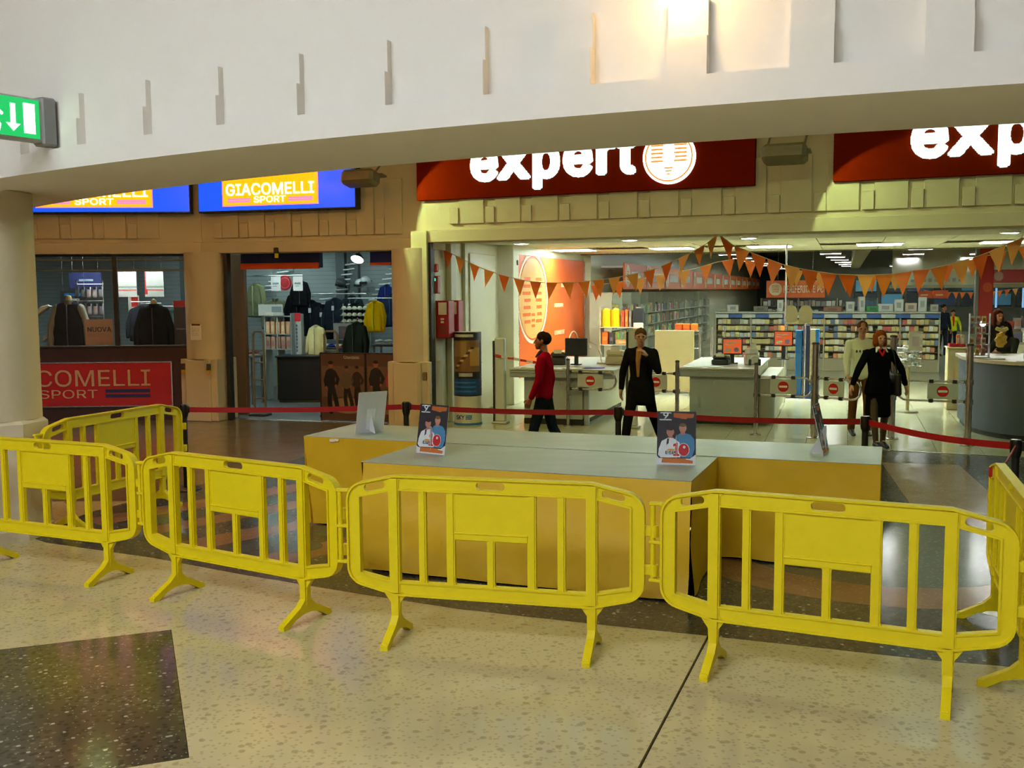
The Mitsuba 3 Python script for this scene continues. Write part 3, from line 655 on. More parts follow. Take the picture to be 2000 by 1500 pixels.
    if st.get('curly'):
        hm.merge_vertices(); d = meshkit.fbm(hm.vertices * 45, 2, 3) - .5; hm.vertices += hm.vertex_normals * (d * .05)[:, None]
    else: trimesh.smoothing.filter_taubin(hm, .5, .53, 4)
    P('hair', hm, st['hair'])
    # clothes
    top = st['top']
    tp_parts = torso(.012)
    for sd in A: tp_parts += arm(sd, .012, False)
    if st.get('coat'):
        z1 = st['coat']; q = .03
        fl = st.get('flare', .03)
        tp_parts.append(hull((tp(-.085, 0, 1.0), (.10, .11, .06)), (tp(.085, 0, 1.0), (.10, .11, .06)), ((-.10 - fl, -.03 - fl, z1), .06), ((.10 + fl, -.03 - fl, z1), .06), ((-.10 - fl, .03 + fl, z1), .06), ((.10 + fl, .03 + fl, z1), .06)))
    P(st.get('top_name', 'jacket'), solid(tp_parts, .02, 5), top)
    if 'bottom' in st:
        bt = [hull((np.array([-.08, 0, .95]), (.10, .105, .07)), (np.array([.08, 0, .95]), (.10, .105, .07)), (J[-1][0], .09), (J[1][0], .09))]
        for sd in J: bt += [hull((J[sd][0], .092), (J[sd][1], .068)), hull((J[sd][1], .068), (J[sd][2], st.get('cuff', .058)))]
        P('trousers', solid(bt, .02, 5), st['bottom'])
    if 'skirt' in st:
        P('skirt', solid([hull((np.array([-.08, 0, .98]), (.10, .105, .05)), (np.array([.08, 0, .98]), (.10, .105, .05)), *[((sx * .115, sy * .08, .50), .05) for sx in (-1, 1) for sy in (-1, 1)])], .02, 3), st['skirt'])
    if 'tights' in st:
        P('tights', solid([q for sd in J for q in leg(sd, .002)], .02, 4), st['tights'], 'satin')
    for sd in J:
        P('shoe', solid([hull((J[sd][2] + [0, 0, -.015], .042), (J[sd][3] + [0, 0, .004], .034), (J[sd][4] + [0, .012, .004], (.040, .05, .026)))], .02, 3), st['shoes'], 'satin')
    if 'collar' in st:
        for sg in (-1, 1):
            P('collar', solid([hull((tp(sg * .03, .055, 1.50), .014), (tp(sg * .085, .09, 1.44), .012), (tp(sg * .06, .03, 1.515), .012))], .02, 0), st['collar'], smooth=False)
    if 'scarf' in st:
        P('scarf', solid([hull((tp(-.045, .085, 1.47), .014), (tp(0, .118, 1.385), .016)), hull((tp(.045, .085, 1.47), .014), (tp(0, .118, 1.385), .016))], .02, 0), st['scarf'])
    if 'open_front' in st:
        P('shirt_front', solid([hull((tp(0, .075, 1.47), (.045, .02, .02)), (tp(0, .112, 1.30), (.035, .018, .02)), (tp(0, .108, 1.10), (.018, .014, .02)))], .02, 0), st['open_front'])
    if 'print' in st:
        for i in range(5): P('chest_print', solid([hull((tp(-.10 + i * .05, .113, 1.30), (.014, .01, .022)),)], .03, 0), st['print'])
    if 'bag' in st:
        w = A[st['bag_side']][1]
        o = np.array([st['bag_side'] * .24, .0, .98])
        b = solid([hull((o + [0, -.13, .10], .045), (o + [0, .13, .10], .045), (o + [0, -.15, -.16], .05), (o + [0, .15, -.16], .05))], .02, 2)
        bk = P('handbag', b, st['bag'], 'satin')
        s = A[st['bag_side']][0]
        obj('strap', fin(tube([o + [0, -.11, .12], s + [0, -.06, .03], s + [0, 0, .075], s + [0, .06, .03], o + [0, .11, .12]], .010, 6)), 'satin', bk, color=st['bag'], fr=f)
    return t
SK = (196, 140, 112)
WALK = [(-1, 26, 8), (1, -22, 22)]
human('man in a red sweater and dark jeans walking left past the first checkout', .42, 13.3, 78, 1.74, [(-1, 16, 6), (1, -12, 18)],
      [(-1, (-.12, .12, -1), (-.02, .45, -1), .8), (1, (.12, -.22, -1), (.04, .16, -1), .8)],
      dict(skin=(150, 92, 66), hair=(34, 24, 18), top=(132, 10, 28), top_name='sweater', bottom=(26, 32, 40), shoes=(24, 20, 18), collar=(40, 46, 80)), head_yaw=4, head_tilt=-6)
human('man in a long black coat striding left with one hand at his chest', 1.86, 14.7, 150, 1.80, [(-1, -27, 14), (1, 28, 6)],
      [(1, (.30, .10, -1), (.0, .22, -1), .6), (-1, (-.45, .45, -.9), (.55, .35, .85), 1.0)],
      dict(skin=(186, 134, 104), hair=(84, 60, 38), top=(20, 19, 20), top_name='coat', coat=.74, flare=.03, bottom=(18, 18, 19), shoes=(16, 14, 14), open_front=(150, 104, 58)), head_yaw=26, head_tilt=-2)
human('balding man in a white sweatshirt and brown trousers pushing the swing gate', 5.42, 15.85, 176, 1.76, [(-1, 6, 4), (1, -6, 6)],
      [(1, (.22, .30, -1), (.05, .55, -.8), .9), (-1, (-.30, .0, -1), (-.05, .3, -1), .6)],
      dict(skin=(200, 142, 112), hair=(92, 66, 48), hairline=True, top=(206, 204, 178), top_name='sweatshirt', bottom=(92, 56, 26), shoes=(40, 30, 22), print=(66, 62, 70)), head_yaw=-6)
human('woman with a red-brown bob in black jacket and skirt, red scarf, walking towards the table', 5.27, 14.66, 184, 1.67, [(-1, 3, 10), (1, 14, 4)],
      [(1, (.62, .16, -1), (.42, .10, -1), .6), (-1, (-.62, .1, -1), (-.30, .0, -1), .6)],
      dict(skin=(198, 138, 108), hair=(122, 58, 26), hair_len=.075, top=(14, 14, 18), coat=.83, flare=.035, skirt=(13, 13, 16), tights=(66, 44, 28), shoes=(14, 12, 12), collar=(232, 230, 225), scarf=(196, 26, 34), bag=(16, 15, 18), bag_side=-1))

# ------------------------------------------------------------------ electronics shop: shell
flS = struct('floor', None, label='cream tiled floor of the electronics shop')
shop = Polygon([tuple(EX.pt(0, .0)[:2]), tuple(EX.pt(14, .0)[:2]), tuple(IN.pt(24, -2)[:2]), tuple(IN.pt(24, 62)[:2]), tuple(IN.pt(-.6, 62)[:2]), tuple(IN.pt(-.4, -.2)[:2])])
near = Polygon([tuple(IN.pt(a, b)[:2]) for a, b in ((-.4, -2.2), (10.0, -2.2), (10.0, 9.0), (-.4, 9.0))]).intersection(shop)
obj('concrete_bed', mv(ext(shop, .02), z=-.045), 'matte', flS, color=(130, 120, 95))
obj('tiling_beyond', mv(ext(shop.difference(near), .03), z=-.03), 'shop_tile_far', flS)
n_t = 0
for i in range(-1, 17):
    for j in range(-4, 15):
        q = Polygon([tuple(IN.pt(i * .6 + a, j * .6 + b)[:2]) for a, b in ((.003, .003), (.597, .003), (.597, .597), (.003, .597))]).intersection(near)
        if q.area > .02: obj('tile', mv(ext(q, .028), z=-.028), 'shop_tile', flS); n_t += 1
obj('threshold_edge', mv(ext(LineString([tuple(EX.pt(0, 0)[:2]), tuple(EX.pt(14, 0)[:2])]).buffer(.02), .006), z=-.001), 'steel', flS)
CREAM = (226, 218, 184)
wl = struct('wall_left', cat(bx(-.40, -.12, -.3, 3.45, 0, 3.3), bx(-.40, .20, 3.40, 3.75, 0, 3.3, .01), bx(-.40, .12, 3.70, 9.6, 0, 3.3), bx(-.40, .30, 9.55, 62, 0, 5.2)), 'satin', color=CREAM, fr=IN, label='cream left wall of the electronics shop')
obj('duct', bx(-.12, -.02, .55, .80, 0, 3.2, .01), 'satin', wl, color=(205, 200, 170), fr=IN)
obj('duct', bx(-.12, -.06, 1.35, 1.5, 0, 3.2, .01), 'satin', wl, color=(205, 200, 170), fr=IN)
obj('wall_panel', bx(-.12, -.09, 1.7, 3.2, .02, 3.0, .006), 'satin', wl, color=(222, 214, 180), fr=IN)
struct('wall_back', bx(-1, 24, 62, 62.3, 0, 5.3), 'matte', color=(60, 58, 54), fr=IN)
struct('wall_right', bx(23.8, 24, -2, 62, 0, 5.3), 'satin', color=CREAM, fr=IN)
struct('ceiling', bx(-.6, 24, 9.2, 62, 4.6, 4.7), 'matte', color=(74, 68, 52), fr=IN)
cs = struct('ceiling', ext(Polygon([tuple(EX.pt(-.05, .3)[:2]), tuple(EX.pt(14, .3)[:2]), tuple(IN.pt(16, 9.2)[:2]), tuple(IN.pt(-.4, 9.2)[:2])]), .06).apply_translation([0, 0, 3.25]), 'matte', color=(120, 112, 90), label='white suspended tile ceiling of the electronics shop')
obj('bulkhead', bx(-.3, 20, 9.2, 9.3, 3.19, 4.65), 'matte', cs, color=(96, 88, 66), fr=IN)
obj('plaster_margin', mv(ext(Polygon([tuple(EX.pt(-.05, .3)[:2]), tuple(EX.pt(14, .3)[:2]), tuple(IN.pt(16, 3.0)[:2]), tuple(IN.pt(-.12, 3.0)[:2])]), .03), z=3.2), 'matte', cs, color=(190, 186, 165))
for i in range(11):
    for j in range(5):
        s, q = .0 + i * 1.2, 3.02 + j * 1.235
        if j == 2 and i in (1, 3, 5, 7, 9): continue
        obj('ceiling_tile', bx(s, s + 1.185, q, q + 1.22, 3.215, 3.23), 'matte', cs, color=(214, 210, 186), fr=IN)
for i, (s, q) in enumerate(((.64, 2.53), (2.82, 2.08), (4.89, 2.28), (9.05, 2.34))):
    t = thing('spot_downlight', ('round white downlight inside the shop entrance, leftmost of its row', 'round white downlight inside the shop entrance, second of its row', 'round white downlight inside the entrance near the bunting peak', 'round white downlight inside the entrance at the right edge')[i], 'ceiling light', 'entrance downlights')
    p = IN.pt(s, q)
    obj('trim_ring', lathe([(.12, 3.2), (.12, 3.185), (.16, 3.185), (.16, 3.2)], 20, p[0], p[1]), 'satin', t, color=(235, 230, 215))
    obj('lamp', cyl(p[0], p[1], 3.176, 3.198, .125, 24), 'satin', t, color=(255, 250, 240), emit=[c * 1.6 for c in L_STORE], weight=.4)
for i, s in enumerate((.72, 2.92, 4.98, 7.16, 9.5)):
    t = thing('ceiling_panel_light', ('square louvred ceiling light above the left checkout', 'square louvred ceiling light, second from the left in the shop', 'square louvred ceiling light right of the bunting peak', 'square louvred ceiling light above the swing gates', 'square louvred ceiling light at the right edge of the shop')[i], 'ceiling light', 'louvred ceiling lights')
    s0, q0 = s - .42, 5.75
    obj('frame', bx(s0 - .04, s0 + .88, q0 - .04, q0 + .88, 3.196, 3.212, .004), 'satin', t, color=(230, 225, 205), fr=IN)
    obj('lamp', bx(s0, s0 + .84, q0, q0 + .84, 3.18, 3.195), 'satin', t, color=(250, 250, 240), fr=IN, emit=[c * (.35 if i == 0 else 1) for c in L_STORE], weight=1.2)
for i, (a, b, c, d, n) in enumerate(((5.88, 17, 6.77, 45, 8), (8.7, 18, 9.2, 48, 7), (10.9, 20, 11.6, 36, 5), (2.6, 16, 2.9, 46, 8), (15, 14, 16, 44, 6))):  # the row over the wall shelves is added to brighten them
    t = thing('light_row', ('hanging row of fluorescent lamps left of the beige duct', 'hanging row of fluorescent lamps right of the beige duct', 'hanging row of fluorescent lamps near the right bunting', 'hanging row of fluorescent lamps added to light the wall shelves', 'hanging row of fluorescent lamps beyond the red pillar')[i], 'ceiling light', 'rows of fluorescent lamps')
    hs = []; lm = []
    for k in range(n):
        f_ = k / (n - 1); p = IN.pt(a + (c - a) * f_, b + (d - b) * f_); f2 = Frame(p[0], p[1], -18)
        h = bx(-.36, .36, -.13, .13, 3.52, 3.60); h.apply_transform(f2.M); hs.append(h)
        for o in (-.12, .04):
            l = bx(-.34, .34, o, o + .08, 3.495, 3.519); l.apply_transform(f2.M); lm.append(l)
    hs.append(tube([IN.pt(a, b, 3.63), IN.pt(c, d, 3.63)], .03, 6))
    obj('housing', cat(hs), 'satin', t, color=(200, 195, 175)); obj('tubes', cat(lm), 'satin', t, color=(250, 250, 240), emit=[x * (1.6 if i > 2 else 1) for x in L_STOREROW], weight=1.6)
solo('air_duct', bx(6.75, 7.25, 10, 60, 3.45, 3.95, .04), 'satin', 'long beige air duct running under the dark ceiling', 'duct', color=(206, 192, 140), fr=IN)

# ------------------------------------------------------------------ swing gates and posts
def chrome_post(s, q, h, r, lab):
    t = thing('gate_post', lab, 'post', 'chrome posts of the entrance gates'); f = EX.sub(s, q, 0)
    obj('tube', cyl(0, 0, .01, h, r, 20), 'chrome', t, fr=f, smooth=40)
    obj('flange', lathe([(0, 0), (r + .055, 0), (r + .055, .012), (r + .01, .022), (0, .022)], 24), 'chrome', t, fr=f, smooth=40)
    obj('cap', lathe([(0, h + .012), (r * .8, h + .010), (r + .004, h), (r + .004, h - .02), (0, h - .02)], 20), 'satin', t, color=(60, 56, 50), fr=f, smooth=40)
    for z in (.93, .64): obj('collar', cyl(0, 0, z - .035, z + .035, r + .012, 20), 'chrome', t, fr=f, smooth=40)
POSTS = [(2.08, .94, 1.14, .030, 'slim chrome gate post just right of the man in red'), (3.93, 1.07, 1.14, .032, 'slim chrome gate post in front of the middle checkout, left'),
         (5.23, .91, 1.14, .032, 'slim chrome gate post in front of the middle checkout, right'), (6.12, .94, 1.47, .055, 'thick chrome gate post left of the man in white'),
         (8.29, .90, 1.48, .05, 'thick chrome gate post beside the grey information desk'), (7.23, 1.23, 1.58, .05, 'thick grey gate post behind the walking woman')]
for p in POSTS: chrome_post(*p)
def gate(s, q, ang, L, lab, plate0, plate1):
    """hinged at (s, q), pointing along local +x"""
    t = thing('swing_gate', lab, 'gate', 'swing gates with no entry signs'); f = EX.sub(s, q, ang)
    z0, z1, r = .64, .93, .016; R = (z1 - z0) / 2
    arc = [(L - R + R * math.sin(a), 0, (z0 + z1) / 2 + R * math.cos(a)) for a in np.linspace(0, math.pi, 11)]
    obj('loop_rail', tube([(.03, 0, z1)] + arc + [(.03, 0, z0)], r, 10), 'chrome', t, fr=f, smooth=60)
    obj('sign_plate', bx(plate0, plate1, -.008, .008, z0 + .03, z1 - .03, .003), 'satin', t, color=(196, 198, 190), fr=f)
    c = ((plate0 + plate1) / 2, (z0 + z1) / 2); bk = .019 if abs(ang) > 90 else 0
    obj('no_entry_disc', vert(ell(*c, .082, .082), .003, -.008 + bk), 'satin', t, color=(202, 28, 32), fr=f, label='red no entry disc')
    obj('no_entry_bar', vert(sbox(c[0] - .062, c[1] - .016, c[0] + .062, c[1] + .016), .003, -.011 + bk * 1.32), 'satin', t, color=(238, 236, 230), fr=f, label='white bar')
    for x in (plate0 + .05, plate1 - .05):
        for z in (z0, z1): obj('clamp', bx(x - .032, x + .032, -.024, .024, z - .026, z + .026, .005), 'satin', t, color=(26, 26, 26), fr=f)
    for z in (z0, z1): obj('hinge', bx(.02, .07, -.022, .022, z - .024, z + .024, .005), 'satin', t, color=(40, 38, 36), fr=f)
gate(2.08, .94, 1, .84, 'swing gate with a no entry sign in front of the left checkout', .17, .62)
gate(3.93, 1.07, 180, .82, 'swing gate with a no entry sign half hidden behind the man in black', .17, .55)
gate(5.23, .91, -1, .86, 'swing gate with a no entry sign between the checkout and the blue kiosk', .22, .62)
gate(6.12, .94, -26, .78, 'swing gate with a no entry sign, pushed open by the man in white', .15, .50)
gate(8.29, .90, 180, .98, 'swing gate with a no entry sign beside the information desk', .14, .56)

# ------------------------------------------------------------------ checkouts
def monitor(f, s, q, z, w, h, yaw, lab, screen, group=None, emit=None, stand=.18):
    t = thing('monitor', lab, 'monitor', group); g = f.sub(s, q, yaw, z)
    obj('housing', bx(-w / 2, w / 2, -.02, .03, stand, stand + h, .012), 'satin', t, color=(30, 30, 30), fr=g)
    obj('screen', bx(-w / 2 + .02, w / 2 - .02, -.0225, -.02, stand + .025, stand + h - .02), 'gloss', t, color=screen, fr=g, **(dict(emit=emit, weight=.02) if emit else {}))
    if emit:
        obj('screen_text', cat([vert(sbox(-w * .36, stand + h * .72, w * .22, stand + h * .80), .001, -.0235), vert(sbox(-w * .36, stand + h * .58, w * .05, stand + h * .64), .001, -.0235), vert(sbox(-w * .36, stand + h * .18, -w * .06, stand + h * .36), .001, -.0235)]), 'gloss', t, color=(235, 220, 190), fr=g)
        obj('screen_image', vert(ell(w * .2, stand + h * .3, w * .13, h * .14), .001, -.0235), 'gloss', t, color=(150, 130, 170), fr=g)
    obj('stand', cat(bx(-.035, .035, .0, .04, .01, stand + .05, .008), bx(-.10, .10, -.07, .09, 0, .015, .004)), 'satin', t, color=(24, 24, 26), fr=g)
def checkout(s0, s1, b0, b1, t0, t1, lab, side):
    t = thing('checkout_counter', lab, 'counter')
    obj('worktop', bx(s0, s1, t0, t1, .93, .965, .006), 'satin', t, color=(176, 172, 150), fr=IN)
    obj('metal_fascia', cat(bx(s0, s1, t0 + .005, t0 + .06, .815, .93, .01), bx(s0 + .003, s1 - .003, t0 - .005, t0 + .05, .895, .915, .004)), 'satin', t, color=(158, 166, 166), fr=IN)
    obj('front_panel', bx(b0, b1, t0 + .10, t0 + .14, .10, .82, .006), 'satin', t, color=(166, 174, 172), fr=IN)
    obj('body', bx(b0 + .01, b1 - .01, t0 + .13, t1 - .05, .10, .93, .004), 'satin', t, color=(196, 190, 160), fr=IN)
    obj('kick_plinth', bx(b0 - .01, b1 + .01, t0 + .12, t1 - .06, 0, .10, .006), 'satin', t, color=(30, 30, 26), fr=IN)
    for u in np.linspace(b0 + .12, b1 - .12, 4):
        for z in (.20, .72): obj('bolt', rot(mv(cyl(0, 0, 0, .008, .012, 8), u, 0, 0), 90, (1, 0, 0), (u, 0, 0)).apply_translation([0, t0 + .10, z]), 'steel', t, fr=IN)
    return t
c1 = checkout(1.03, 2.86, 1.26, 2.30, .58, 3.9, 'left checkout counter with grey front panel, beside the orange wall panel', 1)
obj('side_wing', bx(2.25, 2.40, .75, 3.7, .12, .90, .006), 'satin', c1, color=(206, 200, 168), fr=IN)
obj('leg', bx(2.32, 2.40, .70, .78, 0, .80, .006), 'satin', c1, color=(150, 160, 164), fr=IN)
c2 = checkout(3.82, 5.15, 4.0, 5.12, 1.38, 4.4, 'middle checkout counter with grey front panel, between two chrome posts', 1)
obj('side_wing', bx(5.14, 5.42, 1.62, 4.2, .14, .80, .006), 'satin', c2, color=(206, 200, 168), fr=IN)
obj('rounded_end', mv(cyl(5.28, 1.62, .05, .80, .14, 24), 0, 0, 0), 'satin', c2, color=(150, 152, 140), fr=IN, smooth=40)
monitor(IN, 1.93, 1.7, .965, .40, .32, 8, 'dark flat monitor on the left checkout', (38, 40, 44), 'checkout monitors', stand=.16)
monitor(IN, 4.60, 2.6, .965, .36, .30, 6, 'monitor with an orange screen on the middle checkout', (190, 60, 30), 'checkout monitors', emit=(.42, .085, .025), stand=.16)
monitor(IN, 5.42, 3.9, .965, .36, .30, -4, 'monitor with an orange screen behind the middle checkout', (190, 60, 30), 'checkout monitors', emit=(.36, .075, .022), stand=.25)
def printer(f, s, q, z, yaw, lab, c, w=.28, d=.3, h=.22):
    t = thing('receipt_printer', lab, 'printer'); g = f.sub(s, q, yaw, z)
    obj('body', bx(-w / 2, w / 2, 0, d, 0, h * .6, .02), 'satin', t, color=c, fr=g)
    obj('lid', rot(bx(-w / 2 + .01, w / 2 - .01, .02, d - .02, h * .6 - .01, h, .03), -6, (1, 0, 0), (0, d / 2, h * .6)), 'satin', t, color=tuple(min(255, int(x * 1.06)) for x in c), fr=g)
    obj('paper', bx(-w / 4, w / 4, .03, .034, h * .9, h * 1.25), 'matte', t, color=(240, 238, 225), fr=g)
printer(IN, 1.62, 1.55, .965, 5, 'black printer beside the monitor on the left checkout', (50, 48, 42))
printer(IN, 2.62, 1.75, .965, 0, 'cream till printer at the right end of the left checkout', (208, 200, 170), .34, .32, .26)
printer(IN, 5.0, 2.3, .965, 20, 'white till printer on the middle checkout', (226, 224, 214), .22, .26, .30)
printer(IN, 4.42, 2.2, .965, -8, 'dark card printer left of the orange monitor on the middle checkout', (34, 38, 36), .30, .26, .16)
for i, (s, q, c, w, d, l) in enumerate(((1.35, .8, (232, 226, 205), .30, .22, 'white sheet of paper on the left end of the left checkout'), (2.10, .75, (236, 232, 220), .30, .2, 'white papers on the left checkout beside the chrome post'), (2.45, .95, (120, 110, 170), .34, .24, 'violet folder on the left checkout'), (4.05, 1.6, (236, 246, 236), .30, .22, 'white papers on the left end of the middle checkout'), (4.42, 1.62, (232, 244, 236), .22, .20, 'second white paper stack on the middle checkout'))):
    g = IN.sub(s, q, 12 * i - 20, .966); t = thing('paper_stack', l, 'paper')
    for k in range(3): obj('sheet', rot(bx(-w / 2, w / 2, -d / 2, d / 2, .004 * k, .004 * k + .003), 5 * k, (0, 0, 1)), 'matte', t, color=c, fr=g)
t = thing('headset', 'black headphones leaning on the middle checkout near its right end', 'headphones'); g = IN.sub(5.05, 1.95, 0, .965)
obj('band', tube([(.085 * math.cos(a), 0, .09 + .085 * math.sin(a)) for a in np.linspace(0, math.pi, 13)], .012, 8), 'satin', t, color=(225, 225, 220), fr=g)
for sg in (-1, 1): obj('ear_cup', rot(mv(cyl(0, 0, -.02, .02, .055, 20), 0, 0, 0), 90, (0, 1, 0)).apply_translation([sg * .08, 0, .075]), 'satin', t, color=(28, 32, 28), fr=g)
t = thing('desk_lamp', 'cream desk lamp with a bent white neck on the left checkout', 'lamp'); g = IN.sub(2.33, 2.0, 0, .965)
obj('base', lathe([(0, 0), (.09, 0), (.085, .03), (0, .04)], 20), 'satin', t, color=(226, 220, 190), fr=g, smooth=40)
obj('neck', tube([(0, 0, .03), (-.04, 0, .22), (-.12, 0, .36), (-.20, 0, .40), (-.26, 0, .34)], .009, 8), 'satin', t, color=(236, 230, 205), fr=g, smooth=60)
obj('shade', mv(lathe([(.02, .06), (.05, .02), (.075, -.03), (.068, -.03), (.04, .02)], 20), -.27, 0, .32), 'satin', t, color=(232, 226, 200), fr=g, smooth=40)
# plexiglass screens and their posts on the middle checkout
for i, (s, q) in enumerate(((3.86, 4.55), (4.08, 4.9))):
    t = thing('plexiglass_screen', ('clear acrylic screen left of the orange monitor', 'clear acrylic screen behind the dark card printer')[i], 'screen', 'acrylic screens by the checkout')
    g = IN.sub(s, q, 0)
    obj('pane', bx(-.10, .12, -.003, .003, .97, 1.52), 'glass', t, fr=g)
    obj('upright', bx(-.12, -.09, -.02, .02, 0, 1.55, .004), 'steel', t, fr=g)
    obj('upright', bx(.11, .14, -.02, .02, 0, 1.55, .004), 'steel', t, fr=g)
    obj('foot', bx(-.14, .16, -.12, .12, 0, .02, .005), 'steel', t, fr=g)
t = thing('partition_board', 'plain cream partition board behind the man in black', 'partition'); g = IN.sub(2.97, 6.3, 0)
obj('board', bx(-.43, .43, -.02, .02, .08, 1.42, .005), 'satin', t, color=(206, 184, 132), fr=g)
for s in (-.38, .38): obj('foot', bx(s - .02, s + .02, -.22, .22, 0, .10, .006), 'satin', t, color=(120, 112, 92), fr=g)
for i in range(3):
    t = thing('orange_box', ('orange carton on top of the cream partition, left', 'orange carton on top of the cream partition, middle', 'orange carton on top of the cream partition, right')[i], 'box', 'orange cartons behind the partition')
    g = IN.sub(3.02 + i * .17, 6.62, 4 * i)
    obj('carton', bx(-.075, .075, -.10, .10, 1.40, 1.55, .004), 'satin', t, color=(226, 92 + 8 * i, 22), fr=g)
    obj('flap', bx(-.074, .074, -.02, .02, 1.548, 1.556), 'matte', t, color=(236, 150, 60), fr=g)
t = thing('shelf_rack', 'low rack behind the partition that carries orange cartons', 'rack'); g = IN.sub(3.2, 6.65, 0)
for s in (-.3, .3): obj('post', bx(s - .015, s + .015, -.1, .1, 0, 1.39, .003), 'steel', t, fr=g)
for z in (.5, 1.0, 1.38): obj('shelf', bx(-.32, .32, -.12, .12, z, z + .018, .003), 'steel', t, fr=g)

# anti-theft pedestals
def pedestal(s, q, h, w, yaw, lab):
    t = thing('security_antenna', lab, 'security gate', 'anti-theft pedestals'); g = IN.sub(s, q, yaw)
    obj('panel', bx(-w / 2, w / 2, -.05, .05, .03, h, .02), 'satin', t, color=(206, 212, 206), fr=g)
    obj('edge', bx(-w / 2 - .03, -w / 2 + .004, -.052, .052, .03, h - .05, .008), 'satin', t, color=(60, 58, 52), fr=g)
    obj('base', bx(-w / 2 - .04, w / 2 + .04, -.11, .11, 0, .04, .01), 'satin', t, color=(190, 190, 178), fr=g)
pedestal(.85, .62, 1.49, .19, 0, 'white anti-theft pedestal tied with red and white tape, left of the man in red')
pedestal(3.18, .62, 1.66, .16, 0, 'white anti-theft pedestal with a dark edge just left of the man in black')
t = thing('barrier_tape', 'red and white striped tape tied from the pedestal to the checkout', 'tape')
p0, p1 = IN.pt(.78, .54, 1.19), IN.pt(1.55, .62, 1.06)
for i in range(7):
    a, b = p0 + (p1 - p0) * i / 7, p0 + (p1 - p0) * (i + 1) / 7
    obj('stripe', trimesh.convex.convex_hull(np.vstack([a + [0, 0, .025 - .01 * (i % 3)], a - [0, 0, .025], b + [0, 0, .02], b - [0, 0, .02], a + [.003, .003, 0], b + [.003, .003, 0]])), 'satin', t, color=((206, 60, 40), (236, 232, 220))[i % 2])
# round cardboard poster column
t = thing('poster_column', 'round advertising column with a dark film poster over white SKY base', 'display stand'); g = IN.sub(.32, .42, 0)
obj('core', cyl(0, 0, 0, 1.60, .235, 40), 'satin', t, color=(226, 222, 200), fr=g, smooth=40)
def wrap(z0, z1, a0, a1, r=.237, n=40):
    A = np.radians(np.linspace(a0, a1, n)); V = [(r * math.sin(a), -r * math.cos(a), z) for z in (z0, z1) for a in A] + [((r - .002) * math.sin(a), -(r - .002) * math.cos(a), z) for z in (z0, z1) for a in A]
    i = np.arange(n - 1); F = [np.stack([i, i + 1, n + i + 1], 1), np.stack([i, n + i + 1, n + i], 1)]
    return trimesh.Trimesh(np.array(V), np.vstack(F), process=False)
def patch(z0, z1, a0, a1, c, lab=None, r=.238): obj('print', wrap(z0, z1, a0, a1, r + .002), 'satin', t, color=c, fr=g, smooth=True, label=lab)
obj('print', wrap(.50, 1.60, -179, 179, .2385, 90), 'satin', t, color=(28, 22, 18), fr=g, smooth=True, label='dark poster wrap')
patch(.92, 1.46, -70, 80, (128, 88, 40), 'brown and gold film picture'); patch(1.18, 1.44, -66, 16, (150, 116, 70), None, .2385); patch(1.02, 1.34, 30, 78, (188, 142, 60), None, .2385)
patch(1.515, 1.565, -45, 45, (190, 190, 180), 'white title line')
for i in range(9): patch(.97 + i * .043, 1.0 + i * .043, -40 + i * 9, -24 + i * 9, ((70, 30, 16), (210, 180, 130))[i % 2], None, .239)
patch(.84, .90, -20, 40, (180, 180, 176)); patch(.52, .80, -80, 80, (22, 62, 120), 'blue text band')
for i in range(3): patch(.57 + i * .075, .60 + i * .075, -50, 55, (34, 110, 170), None, .2385)
def bend(m, r=.2375):
    m = m.copy(); v = m.vertices; a = v[:, 0] / r; m.vertices = np.stack([(r + v[:, 2]) * np.sin(a), -(r + v[:, 2]) * np.cos(a), v[:, 1]], 1); return m
obj('lettering', bend(mv(text_fit('SKY', .17, .075, .003), -.15, .10).subdivide().subdivide()), 'satin', t, color=(24, 70, 150), fr=g, label='blue letters SKY')
for i in range(3): obj('print', bend(mv(ext(sbox(.04, .10 + i * .027, .15, .12 + i * .027), .002).subdivide(), 0)), 'satin', t, color=(60, 130, 190), fr=g)
obj('base_ring', cyl(0, 0, 0, .035, .245, 40), 'satin', t, color=(60, 120, 180), fr=g)

# fire cabinet, alarm button and lamps on the left wall
def wallbox(name, q, z, w, h, d, c, lab, cat_, extra=()):
    t = thing(name, lab, cat_)
    obj('case', bx(-.12, -.12 + d, q, q + w, z, z + h, .01), 'satin', t, color=c, fr=IN)
    for nm, a, b, e, f_, col in extra: obj(nm, bx(-.12 + d, -.12 + d + .006, q + a, q + b, z + e, z + f_), 'satin', t, color=col, fr=IN)
    return t
def hydrant(q, w, lab, paper):
    t = thing('fire_cabinet', lab, 'fire cabinet', 'red fire cabinets')
    obj('case', bx(-.12, .12, q, q + w, 1.50, 2.14, .012), 'satin', t, color=(150, 22, 26), fr=IN)
    obj('front', bx(-.10, .10, q - .008, q, 1.53, 2.12), 'satin', t, color=(166, 24, 28), fr=IN)
    obj('notice', bx(-.06, .09, q - .011, q - .008, 1.90, 2.11), 'matte', t, color=(226, 216, 200), fr=IN)
    obj('glass_window', bx(-.05, .08, q - .011, q - .008, 1.58, 1.72), 'gloss', t, color=(120, 50, 40), fr=IN)
    for z in (1.76, 1.81): obj('pictogram', bx(-.02, .04, q - .012, q - .008, z, z + .035), 'matte', t, color=(236, 226, 214), fr=IN)
hydrant(.05, .28, 'red fire hose cabinet with a white notice on the left shop wall', True)
hydrant(.52, .24, 'red fire cabinet further back on the left shop wall', False)
t = thing('alarm_box', 'red alarm box with a green light high on the left shop wall', 'alarm')
obj('case', bx(-.12, -.02, -.08, .06, 2.26, 2.56, .012), 'satin', t, color=(150, 36, 26), fr=IN)
